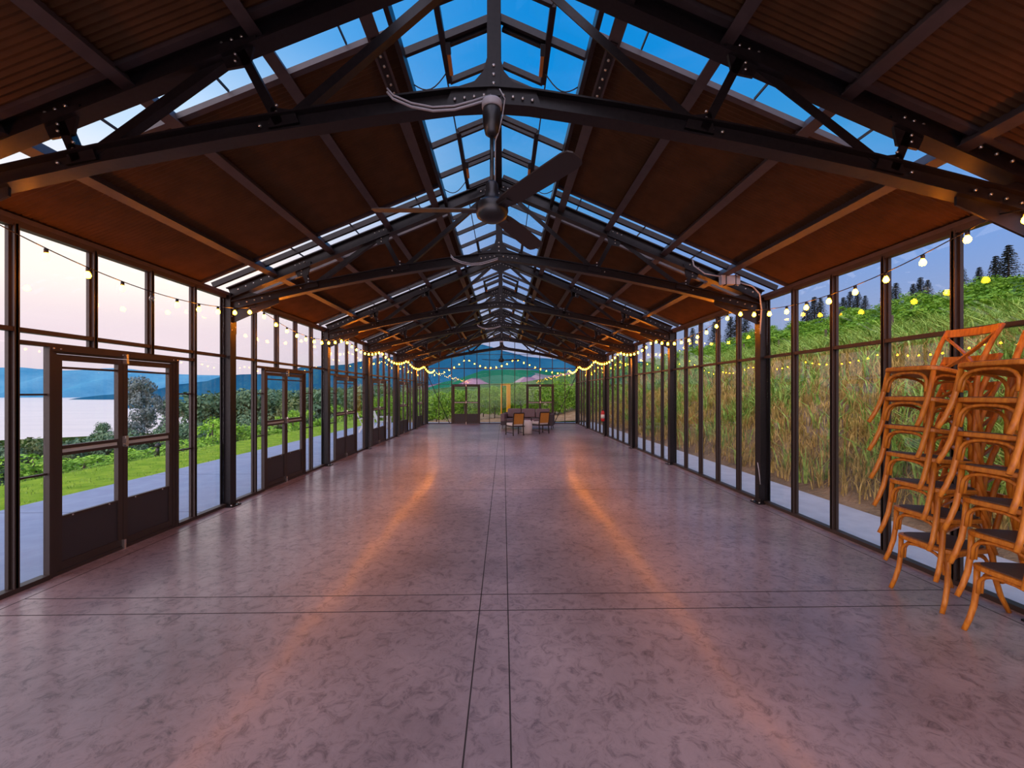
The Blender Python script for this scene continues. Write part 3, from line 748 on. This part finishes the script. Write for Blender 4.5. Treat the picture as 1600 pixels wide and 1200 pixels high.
# ------------------------------------------------------------------ outside ground
def gridmesh(name, xs, ys, zf, m, kind='structure'):
    vs = [(x, y, zf(x, y)) for y in ys for x in xs]; nx = len(xs)
    fs = [(j*nx+i, j*nx+i+1, (j+1)*nx+i+1, (j+1)*nx+i) for j in range(len(ys)-1) for i in range(nx-1)]
    mb = MB(); mb.add(vs, fs, True); o = mb.build(name, m); tag(o, kind=kind); return o
def n2(x, y, f=1.0, seed=0):
    return (math.sin(x*f*1.3+seed)*math.cos(y*f*1.7+seed*2)+.5*math.sin(x*f*3.1+y*f*2.3+seed)+.25*math.cos(x*f*6.1-y*f*5.3))/1.75
def zr(x, y):
    z = float(np.interp(x, [5.0, 5.3, 6.6, 8.2, 9.2, 14, 22, 60, 130, 400], [-.03, .05, 1.3, 2.45, 2.75, 3.15, 4.7, 14.3, 30.5, 80]))
    return z + (.10*n2(x, y, 1.1)+.05*n2(x, y, 3.3, 2))*min(1, max(0, (x-5.1)*.6))
def zend(x, y):
    # ground beyond the end wall
    t = min(1, max(0, (y-22.6)/3)); base = float(np.interp(x, [-400, -60, -9, -3, 3, 5], [-95, -14, -.5, -.1, .35, .8]))
    if x > 4.5: base = max(base, min(zr(x+.0, y), 1.0+.5*(x-4.5)))
    z = -.03*(1-t)+t*base
    if x > 5: z = zr(x, y)*(1-.0*t)
    return z + t*.06*n2(x, y, .9) - max(0, (y-45))*.05
def frange(a, b, n): return [a+(b-a)*k/n for k in range(n+1)]
tag(MB().box((3.96, -6, -.15), (5.3, 23.2, -.02)).build('path_right', 'pathright'), kind='structure')
pl_ = MB().use('path').box((-7.1, -6, -.15), (-4.09, 23.2, -.02)); pl_.use('joint')
for y in (1.2, 5.9, 8.6, 11.3, 14, 16.7, 19.4): pl_.box((-7.1, y, -.03), (-4.09, y+.01, -.0192))
tag(pl_.build('path_left'), kind='structure')
tag(MB().box((-4.09, 21.86, -.15), (3.96, 23.2, -.02)).build('path_end', 'path'), kind='structure')
gridmesh('vineyard_slope', frange(10.4, 22, 24)+frange(25, 130, 22)+[400], frange(-12, 46, 60)+frange(50, 200, 20), lambda x, y: zr(x, y)-.02, 'slope')
gridmesh('hillside_right', frange(5.0, 10.4, 42), frange(-12, 46, 150)+frange(50, 200, 20), lambda x, y: zr(x, y) if y < 200 else zr(x, y), 'bank')
def zl(x, y):
    lawn = float(np.interp(x, [-400, -220, -30, -13, -10.2, -9.0, -7.1], [-100, -60, -6.0, -1.3, -.25, -.02, -.03]))
    return lawn + (.03*n2(x, y, .8) if x < -7.4 else 0)
gridmesh('lawn', frange(-9.6, -7.1, 8), frange(-12, 45, 60), zl, 'lawn')
gridmesh('slope_left', [-700, -400, -300, -220, -150, -100, -70, -50, -40]+frange(-35, -9.55, 14), frange(-40, 45, 30)+frange(60, 500, 22), lambda x, y: zl(x, y)-.02, 'slope')
gridmesh('valley_slope', frange(-60, -9, 12), frange(23.1, 46, 12)+frange(50, 140, 10), lambda x, y: zend(x, y)-.03, 'slope')
gridmesh('vineyard_ground', frange(-9, 5.05, 24), frange(23.1, 46, 30)+frange(50, 140, 10), zend, 'soil')
# ------------------------------------------------------------------ lake and mountains
LZ = EYE-60
tag(MB().add([(-16000, -3000, LZ), (2500, -3000, LZ), (2500, 12000, LZ), (-16000, 12000, LZ)], [(0, 1, 2, 3)]).build('lake', 'lake'), kind='structure')
def ridge(name, prof, D, thick, base, m, rough=.04, slope=.0, extra=None):
    """prof: [(x/D, z/D above eye)] crest line of a ridge whose crest lies at distance D, thick deep on both sides"""
    us = []; k = 260
    xs0 = [p[0] for p in prof]; zs0 = [p[1] for p in prof]
    vs = []; fs = []; nv = 14; rs = random.Random(len(name)*7+int(D))
    ph = [rs.uniform(0, 6) for _ in range(8)]
    for i in range(k+1):
        u = xs0[0]+(xs0[-1]-xs0[0])*i/k; zc = float(np.interp(u, xs0, zs0))
        jit = sum(math.sin(u*f+ph[j])/f for j, f in enumerate((23, 51, 97, 190, 370)))*rough
        top = (zc+jit)*D+EYE
        for v in range(nv+1):
            t = -1+2*v/nv; h = (1-abs(t))**.8
            rl_ = 1+.35*math.sin(u*60+t*5+ph[5])*(1-h)*.5
            x = u*D*(1+.0*t); y = D+t*thick*rl_
            spur = .10*math.sin(u*47+ph[6]+2*t)*h*(1-h)*4
            vs.append((x*(y/D) if False else x, y, base+(top-base)*max(0, h+spur*(0 if v == nv//2 else 1))))
    for i in range(k):
        for v in range(nv):
            a = i*(nv+1)+v; fs.append((a, a+nv+1, a+nv+2, a+1))
    mb = MB(); mb.add(vs, fs, True); o = mb.build(name, m); tag(o, kind='structure'); return o
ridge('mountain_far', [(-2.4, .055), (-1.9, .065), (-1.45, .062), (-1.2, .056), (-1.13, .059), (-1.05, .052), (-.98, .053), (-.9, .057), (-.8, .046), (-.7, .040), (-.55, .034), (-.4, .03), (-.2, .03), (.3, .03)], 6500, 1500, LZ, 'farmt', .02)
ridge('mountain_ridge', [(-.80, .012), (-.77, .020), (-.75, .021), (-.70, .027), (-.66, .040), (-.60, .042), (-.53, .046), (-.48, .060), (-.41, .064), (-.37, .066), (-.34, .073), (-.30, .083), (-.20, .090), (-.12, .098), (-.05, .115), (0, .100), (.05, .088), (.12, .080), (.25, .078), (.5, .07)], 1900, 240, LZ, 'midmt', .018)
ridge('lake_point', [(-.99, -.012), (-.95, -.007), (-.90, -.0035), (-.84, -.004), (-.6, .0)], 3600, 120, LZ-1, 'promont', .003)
# town and field hill beyond the end wall
def patch_material():
    m = bpy.data.materials.new('fields_and_town'); m.use_nodes = True; t = m.node_tree; b = t.nodes['Principled BSDF']; b.inputs['Roughness'].default_value = 1; b.inputs['Specular IOR Level'].default_value = 0
    co = t.nodes.new('ShaderNodeTexCoord'); v = t.nodes.new('ShaderNodeTexVoronoi'); v.inputs['Scale'].default_value = .055
    mp_ = t.nodes.new('ShaderNodeMapping'); mp_.inputs['Scale'].default_value = (1, .35, 1); t.links.new(co.outputs['Object'], mp_.inputs[0]); t.links.new(mp_.outputs[0], v.inputs[0])
    r = t.nodes.new('ShaderNodeValToRGB'); e = r.color_ramp.elements; e[0].position = 0; e[0].color = (.10, .06, .10, 1); e[1].position = 1; e[1].color = (.02, .12, .10, 1)
    for p, c_ in ((.25, (.40, .22, .26)), (.42, (.16, .10, .16)), (.6, (.45, .30, .30)), (.8, (.03, .14, .13))): q = e.new(p); q.color = (*c_, 1)
    t.links.new(v.outputs['Color'], r.inputs[0])
    n = t.nodes.new('ShaderNodeTexNoise'); n.inputs['Scale'].default_value = .0085; n.inputs['Detail'].default_value = 2; t.links.new(co.outputs['Object'], n.inputs[0])
    rr_ = t.nodes.new('ShaderNodeValToRGB'); rr_.color_ramp.elements[0].position = .51; rr_.color_ramp.elements[1].position = .54
    t.links.new(n.outputs[0], rr_.inputs[0])
    x = t.nodes.new('ShaderNodeMix'); x.data_type = 'RGBA'; t.links.new(rr_.outputs[0], x.inputs[0]); t.links.new(r.outputs[0], x.inputs[6]); x.inputs[7].default_value = (.018, .15, .075, 1)
    t.links.new(x.outputs[2], b.inputs['Base Color']); return m
M['fields'] = patch_material()
ridge('field_hill', [(-.45, -.004), (-.35, .002), (-.2, .012), (-.12, .030), (-.05, .052), (.04, .056), (.12, .050), (.3, .052), (.45, .04)], 620, 330, -55, 'fields', .010)
ridge('vine_hill', [(-.3, .0), (-.2, .004), (-.13, .012), (-.05, .020), (.05, .025), (.2, .05)], 260, 110, -25, 'slope', .006)
# ------------------------------------------------------------------ foliage
def leaf_mat(name, c1, c2, tr=.35):
    m = mat(name, c1, .7, 0, .25, 2.5, None, c2); t = m.node_tree; b = t.nodes['Principled BSDF']
    oi = t.nodes.new('ShaderNodeTexNoise'); return m
M['vine'] = leaf_mat('vine_leaf', (.09, .24, .015), (.26, .46, .04))
M['vinelight'] = leaf_mat('young_vine_leaf', (.20, .46, .03), (.42, .68, .08))
M['treeleaf'] = leaf_mat('tree_leaf', (.07, .15, .075), (.20, .31, .16))
M['grayleaf'] = leaf_mat('dusty_leaf', (.16, .21, .20), (.30, .35, .32))
M['olive'] = leaf_mat('olive_leaf', (.10, .15, .05), (.22, .26, .10))
M['conifer'] = leaf_mat('conifer_needle', (.035, .045, .045), (.08, .085, .07))
M['bark'] = mat('bark', (.11, .08, .06), .9)
M['grassgreen'] = mat('tall_green_grass', (.10, .24, .02), .7, 0, .3, 7, None, (.50, .68, .14))
M['grassdry'] = mat('dry_bank_grass', (.22, .17, .03), .8, 0, .2, 6, None, (.80, .56, .18))
def leaves(centers, radii, n, size, seed, flat=1.0, shell=.55):
    """n leaf quads spread over ellipsoid clumps"""
    g_ = np.random.default_rng(seed); c = np.array(centers, float); r_ = np.array(radii, float)
    idx = g_.integers(0, len(c), n); d = g_.normal(size=(n, 3)); d /= np.linalg.norm(d, axis=1)[:, None]
    rad = g_.uniform(shell, 1.0, n)[:, None]; p = c[idx]+d*rad*r_[idx]
    nrm = d+g_.normal(size=(n, 3))*.5; nrm /= np.linalg.norm(nrm, axis=1)[:, None]
    a = np.cross(nrm, g_.normal(size=(n, 3))); a /= np.linalg.norm(a, axis=1)[:, None]; b = np.cross(nrm, a)
    s_ = (size*g_.uniform(.6, 1.4, n))[:, None]
    v = np.stack([p-a*s_, p-b*s_*.55, p+a*s_, p+b*s_*.55], 1).reshape(-1, 3)
    f = np.arange(4*n).reshape(-1, 4)
    return v, f
def npmesh(name, v, f, m):
    me = bpy.data.meshes.new(name); k = f.shape[1]
    me.vertices.add(len(v)); me.vertices.foreach_set('co', v.astype(np.float32).ravel())
    me.loops.add(f.size); me.loops.foreach_set('vertex_index', f.astype(np.int32).ravel())
    me.polygons.add(len(f)); me.polygons.foreach_set('loop_start', np.arange(0, f.size, k, dtype=np.int32)); me.polygons.foreach_set('loop_total', np.full(len(f), k, np.int32))
    me.materials.append(M[m]); me.update(calc_edges=True); me.validate(); return me
def plant(kind, foliage_me, stem_me, name, stemname='trunk', fol='foliage'):
    r = empty(name)
    for nm, d in ((fol, foliage_me), (stemname, stem_me)):
        o = bpy.data.objects.new(nm, d); COL.objects.link(o); o.parent = r
    return r
def stem_me(pts_list, rs, nm='trunk'):
    mb = MB()
    for pts, rr_ in zip(pts_list, rs): mb.taper(pts, rr_, 7, up=(0, 1, 0))
    o = mb.build(nm, 'bark'); d = o.data; bpy.data.objects.remove(o); return d
def clumps(n, w, d_, z0, z1, r0, r1, seed, taper=0):
    q = random.Random(seed); c = []; rr_ = []
    for _ in range(n):
        z = q.uniform(z0, z1); k = 1-taper*(z-z0)/(z1-z0); a = q.uniform(0, 6.28); e = q.uniform(0, 1)**.6
        c.append((w*k*e*math.cos(a), d_*k*e*math.sin(a), z)); s_ = q.uniform(r0, r1)*(1-.4*taper*(z-z0)/(z1-z0)); rr_.append((s_, s_, s_*.8))
    return c, rr_
stemv = stem_me([[(0, 0, 0), (.02, .02, .5), (-.03, 0, 1.0)]], [[.035, .03, .02]], 'vine_stem')
vine_protos = []
for k in range(3):
    c, r_ = clumps(26, .95, .32, .22, 1.55, .22, .38, 10+k)
    v, f = leaves(c, r_, 1900, .055, 20+k); vine_protos.append(npmesh('vine_foliage', v, f, 'vine'))
lv = []
for k in range(2):
    c, r_ = clumps(16, .8, .45, .2, 1.0, .2, .34, 30+k); v, f = leaves(c, r_, 1300, .05, 40+k); lv.append(npmesh('vine_foliage', v, f, 'vinelight'))
def place(fm, sm, name, loc, rz, sc, label, cat, group, stemn='trunk'):
    r = plant('', fm, sm, name, stemn); r.location = loc; r.rotation_euler.z = rz; r.scale = sc; tag(r, label, cat, group); return r
q = random.Random(3)
def seg(y): return 'beside the first bays of' if y < 10 else ('beside the middle bays of' if y < 22 else 'beyond the far end of')
# hillside rows on the right, each row runs along the hall
for ri, x in enumerate((10.9, 12.8, 15.0, 17.8, 21.5)):
    n = int((44+ri*3)/1.95)
    for k in range(n):
        y = -1+k*1.95+q.uniform(-.2, .2); xx = x+q.uniform(-.15, .15)
        if ri == 0 and k % 4 == 3: continue
        place(vine_protos[q.randrange(3)], stemv, 'grape_vine', (xx, y, zr(xx, y)-.08), math.pi/2+q.uniform(-.15, .15), (1.1, 1.1, q.uniform(.62, .82)),
              'green grape vine in the %s hillside row, %s the right wall' % (['lowest', 'second', 'third', 'fourth', 'highest'][ri], seg(y)), 'grape vine', 'grape vines on the %s hillside row, %s' % (['lowest', 'second', 'third', 'fourth', 'highest'][ri], seg(y)), 'vine_stem')
for k in range(64):
    x = (27, 34, 43, 54)[k % 4]+q.uniform(-2, 2); y = 4+k//4*5.2+q.uniform(-1.5, 1.5)+(k % 4)*3
    place(vine_protos[q.randrange(3)], stemv, 'hillside_bush', (x, y, zr(x, y)-.3), q.uniform(0, 3), (2.2, 2.2, q.uniform(.9, 1.5)), 'round green bush on the upper hillside right of the hall, near the skyline', 'bush', 'bushes on the upper hillside', 'stem')
# rows beyond the end wall
for ri, y in enumerate((25.2, 27.6, 30.5, 34)):
    for k in range(9+ri):
        x = -7.5+k*1.75+q.uniform(-.2, .2)-ri*.8
        if ri == 0 and (-1.2 < x < .6): pass
        xx = x; sc_ = 1.0 if ri == 0 else 1.1
        place(vine_protos[q.randrange(3)], stemv, 'grape_vine', (xx, y+q.uniform(-.2, .2), zend(xx, y)-.05), q.uniform(-.15, .15), (1.1, 1.1, sc_*q.uniform(.9, 1.15)),
              'green grape vine beyond the end wall, %s row back, %s from the left' % (ORD[ri], ['first', 'second', 'third', 'fourth', 'fifth', 'sixth', 'seventh', 'eighth', 'ninth', 'tenth', 'eleventh', 'twelfth'][k]), 'grape vine', 'grape vines in the %s row beyond the end wall' % ORD[ri], 'vine_stem')
# light green vines along the lawn on the left
for k in range(30):
    y = 4.6+k*1.25; x = -10.8+q.uniform(-.35, .35); hgt = q.uniform(.42, .62)
    if k in (9, 10, 13, 14, 18): hgt = 1.05
    place(lv[k % 2], stemv, 'young_vine', (x, y, zl(x, y)-.05), q.uniform(0, 3), (1, 1, hgt), 'bright green young vine in the row below the lawn edge', 'young vine', 'young vines below the lawn', 'vine_stem')
# trees on the left slope
trunk = stem_me([[(0, 0, 0), (.1, .05, 2), (0, 0, 5)], [(0, 0, 2.5), (.9, .3, 4.2)], [(0, 0, 2.2), (-.8, .4, 4)]], [[.22, .17, .07], [.1, .03], [.1, .03]])
def treemesh(n, w, z0, z1, r0, r1, nl, ls, m, seed, taper=.3):
    c, r_ = clumps(n, w, w, z0, z1, r0, r1, seed, taper); v, f = leaves(c, r_, nl, ls, seed+5, shell=.6); return npmesh('foliage', v, f, m)
T1 = treemesh(26, 1.9, 2.0, 5.6, .7, 1.2, 5200, .13, 'treeleaf', 50)
T2 = treemesh(26, 2.0, 1.8, 5.2, .7, 1.2, 5200, .13, 'olive', 60)
T3 = treemesh(44, 1.9, .3, 9.2, .8, 1.2, 10000, .14, 'grayleaf', 70, .3)
T4 = treemesh(20, 1.6, .6, 3.0, .6, 1.0, 4200, .11, 'treeleaf', 80)
trunk_low = stem_me([[(0, 0, 0), (.05, .05, 1.2), (0, 0, 2.4)]], [[.14, .1, .04]])
def tree(me, px, ytop, D, H, label, cat, group=None, wsc=1.0, name='leafy_tree'):
    """a tree D metres down the hall's axis whose crown tops out at a given height"""
    x = (px-786.5)/650*D; ztop = EYE-(ytop-613)/650*D
    s_ = H[1]/H[0]
    place(me, trunk_low if me == T4 else trunk, name, (x, D, ztop-H[1]), q.uniform(0, 6), (s_*wsc, s_*wsc, s_), label, cat, group)
tree(T3, 224, 583, 42, (10.2, 9.6), 'tall grey-green tree standing over the lake in the right leaf of the nearest door', 'tree', wsc=.86)
tree(T3, 268, 612, 52, (10.2, 8), 'dim grey tree just right of the tall lake-side tree', 'tree', wsc=.8)
tree(T1, 170, 655, 24, (6.6, 2.6), 'small dark conifer-like tree at the lake edge in the nearest door', 'tree', wsc=.6)
tree(T2, 148, 676, 22, (6.6, 2.2), 'low round olive tree below the lake seen through the nearest door', 'tree')
tree(T2, 42, 668, 15, (6.6, 3.2), 'open olive-green bush at the far left beside the nearest door frame', 'tree')
tree(T2, 100, 690, 18, (6.6, 2.8), 'low olive bush at the lower edge of the lake', 'tree')
tree(T1, 12, 690, 14, (6.6, 2.4), 'dark bush at the very left edge of the view', 'tree')
for k in range(17):
    px = 115+k*30+q.uniform(-8, 8); D = 20+(k % 3)*3.2+max(0, (px-350))*.07
    yt = 676-(px-120)*.10 if px < 300 else 650-(px-300)*.06
    w_ = ['among the nearest doors', 'past the second door', 'toward the far doors'][min(2, k//6)]
    tree([T1, T4, T2][k % 3], px, yt+q.uniform(-10, 12), D, ([6.6, 3.9, 6.6][k % 3], [4.2, 3.0, 4.0][k % 3]), 'dense green tree just below the lawn, seen %s' % w_, 'tree', 'trees just below the lawn, %s' % w_)
for k in range(24):
    px = 328+k*13.8; D = (34, 47, 62)[k % 3]+max(0, px-450)*.09
    yt = 607-max(0, (px-300))*.02+q.uniform(-9, 7)
    w_ = ['behind the second door', 'behind the middle doors', 'behind the far doors'][min(2, k//8)]
    tree([T1, T2][k % 2], px, yt, D, (6.6, q.uniform(6.5, 8.5)), 'dusky green tree of the lower wood, seen %s' % w_, 'tree', 'trees of the lower wood, %s' % w_, wsc=1.15)
# conifers on the right skyline
for k in range(11):
    y = 10.5+k*2.2; o = MB().box((-.022, -.022, -.1), (.022, .022, .75)).build('vineyard_post', 'bark'); o.location = (10.0, y, zr(10.0, y))
    tag(o, 'weathered vineyard post on the crest of the right bank', 'post', 'vineyard posts on the bank crest')
def conifer():
    g_ = random.Random(5); v = []; f = []
    for tier in range(16):
        z = .9+tier*.28; R_ = 1.25*(1-tier/17)+.1
        for b in range(12):
            a = b/12*6.28+tier*.5+g_.uniform(-.2, .2); l = R_*g_.uniform(.7, 1.1)
            for s_ in range(5):
                u = (s_+1)/5*l; px_, py_, pz_ = u*math.cos(a), u*math.sin(a), z-u*.22+g_.uniform(-.04, .04)
                w = .17*(1.2-s_*.12); ta = a+g_.uniform(-.7, .7); i0 = len(v)
                v += [(px_-w*math.cos(ta), py_-w*math.sin(ta), pz_), (px_+w*.4*math.sin(ta), py_-w*.4*math.cos(ta), pz_+g_.uniform(-.1, .1)), (px_+w*math.cos(ta), py_+w*math.sin(ta), pz_-.06), (px_-w*.4*math.sin(ta), py_+w*.4*math.cos(ta), pz_+g_.uniform(0, .12))]
                f.append((i0, i0+1, i0+2, i0+3))
    return npmesh('foliage', np.array(v), np.array(f), 'conifer')
CM = conifer(); ct = stem_me([[(0, 0, 0), (0, 0, 5.3)]], [[.12, .02]])
k = 0
for (px, D, H) in ((1518, 60, 3.8), (1548, 66, 3.3), (1575, 62, 4.2), (1596, 60, 5.0), (1440, 70, 3.2), (1452, 68, 3.8), (1464, 72, 3.4), (1400, 80, 4.6), (1412, 78, 4.2), (1350, 84, 4.4), (1338, 86, 4.8), (1327, 88, 4.2), (1316, 90, 4.0), (1362, 86, 3.6), (1280, 100, 6.0), (1268, 98, 5.2), (1290, 100, 5.4), (1158, 120, 7.5), (1146, 122, 7), (1170, 118, 6.5), (1120, 130, 7), (1085, 140, 7)):
    x = (px-786.5)/650*D; s_ = H/5.4
    r = plant('', CM, ct, 'conifer_tree'); r.location = (x, D, zr(x, D)-.3); s_ *= 1.25; r.scale = (s_*1.25, s_*1.25, s_); r.rotation_euler.z = k; k += 1
    tag(r, 'dark conifer on the skyline above the right-hand vineyard slope', 'conifer', 'conifers on the right skyline')
# grass on the bank
def grass(name, n, xr, yr, hr, m, seed, zf, lean=.5, blades=7, width=.008, dens=None, label=None):
    g_ = np.random.default_rng(seed); X = g_.uniform(*xr, n); Y = yr[0]+(yr[1]-yr[0])*g_.uniform(0, 1, n)**1.5
    if dens is not None: keep = np.array([g_.random() < dens(a, b) for a, b in zip(X, Y)]); X = X[keep]; Y = Y[keep]; n = len(X)
    Z = np.array([zf(a, b) for a, b in zip(X, Y)])
    X = np.repeat(X, blades)+g_.normal(0, .06, n*blades); Y = np.repeat(Y, blades)+g_.normal(0, .06, n*blades); Z = np.repeat(Z, blades)-.03
    N_ = n*blades; h = g_.uniform(hr[0], hr[1], N_); a = g_.uniform(0, 6.283, N_); l = g_.uniform(.2, 1, N_)*lean*h
    wa = g_.uniform(0, 6.283, N_); w = width*g_.uniform(.6, 1.5, N_)*(1+Y*.05)
    p0 = np.stack([X, Y, Z], 1); dx = np.stack([np.cos(a)*l, np.sin(a)*l, 0*l], 1); wv = np.stack([np.cos(wa)*w, np.sin(wa)*w, 0*w], 1)
    up = np.zeros((N_, 3)); up[:, 2] = h
    m1 = p0+dx*.25+up*.6; tip = p0+dx+up*.92
    v = np.stack([p0-wv, p0+wv, m1+wv*.8, m1-wv*.8, tip+wv*.15, tip-wv*.15], 1).reshape(-1, 3)
    base = np.arange(N_)[:, None]*6; f = np.concatenate([base+np.array([[0, 1, 2, 3]]), base+np.array([[3, 2, 4, 5]])], 1).reshape(-1, 4)
    o = bpy.data.objects.new(name, npmesh(name, v, f, m)); COL.objects.link(o); tag(o, label, 'grass', kind='stuff'); return o
grass('dry_bank_grass', 9500, (5.25, 9.6), (-1, 34), (.18, .42), 'grassdry', 1, zr, .5, 7, .006, label='dry golden grass covering the steep bank beside the right wall')
grass('tall_green_grass', 9500, (5.3, 10.2), (-1, 34), (.3, .75), 'grassgreen', 2, zr, .9, 8, .009, dens=lambda x, y: 1.0 if (y < 6.3 and x > 5.6) else (.6 if x > 8.2 or n2(x, y, .8, 4) > .3 else .08), label='tall green arching grass growing in clumps on the right bank')
grass('lawn_edge_grass', 2500, (-9.9, -7.1), (2, 34), (.03, .08), 'grassgreen', 3, zl, .4, 6, .004, label='short lawn grass along the left path')
# ------------------------------------------------------------------ outside things on the left
def bollard(loc, label):
    r = empty('garden_light', loc, label=label, cat='garden light', group='garden lights at the lawn edge')
    MB().use('black').tube([(0, 0, 0), (0, 0, .22)], .035, 10).build('post', parent=r)
    MB().use('black').lathe([(.05, .22), (.075, .23), (.06, .30), (.02, .33)], n=12).build('cap', parent=r)
bollard((-9.3, 8.85, -.05), 'small black garden light at the lawn edge in the left leaf of the nearest door')
bollard((-9.3, 11.4, -.05), 'small black garden light at the lawn edge in the right leaf of the nearest door')
def patio(loc, rz, label):
    r = empty('patio_chair', loc, rz, label, 'outdoor chair', 'white outdoor chairs')
    for sx_ in (-1, 1):
        MB().bar((sx_*.3, .28, 0), (sx_*.3, .28, .55), .05, .04).build('leg', 'patio', r)
        MB().bar((sx_*.24, -.30, 0), (sx_*.25, -.10, .36), .05, .04, (0, 1, 0)).build('leg', 'patio', r)
        MB().bar((sx_*.31, .34, .57), (sx_*.31, -.30, .57), .11, .025).build('armrest', 'patio', r)
    MB().box((-.26, -.2, .33), (.26, .3, .37)).build('seat', 'patio', r)
    b = MB()
    for k in range(5):
        x = -.22+.11*k; t = .98-.05*abs(k-2)**1.5
        b.bar((x*.85, -.18, .34), (x*1.15, -.42, t), .095, .02, (0, 1, 0))
    b.build('backrest', 'patio', r)
patio((-5.45, 18.9, -.02), math.radians(-60), 'white slatted patio chair outside the left wall, the farther of two')
patio((-5.75, 17.6, -.02), math.radians(-70), 'white slatted patio chair outside the left wall, the nearer of two')
# yellow frame among the vines
r = empty('yellow_frame', (.12, 24.1, 0), .35, 'upright yellow frame standing in the vines beyond the end wall', 'frame')
MB().box((-.28, -.03, .3), (-.20, .03, 2.12)).build('post', 'yellow', r)
MB().box((.08, -.06, .3), (.30, .06, 2.14)).build('post', 'yellow', r)
MB().box((-.28, -.03, 2.04), (.30, .03, 2.14)).build('top_bar', 'yellow', r)
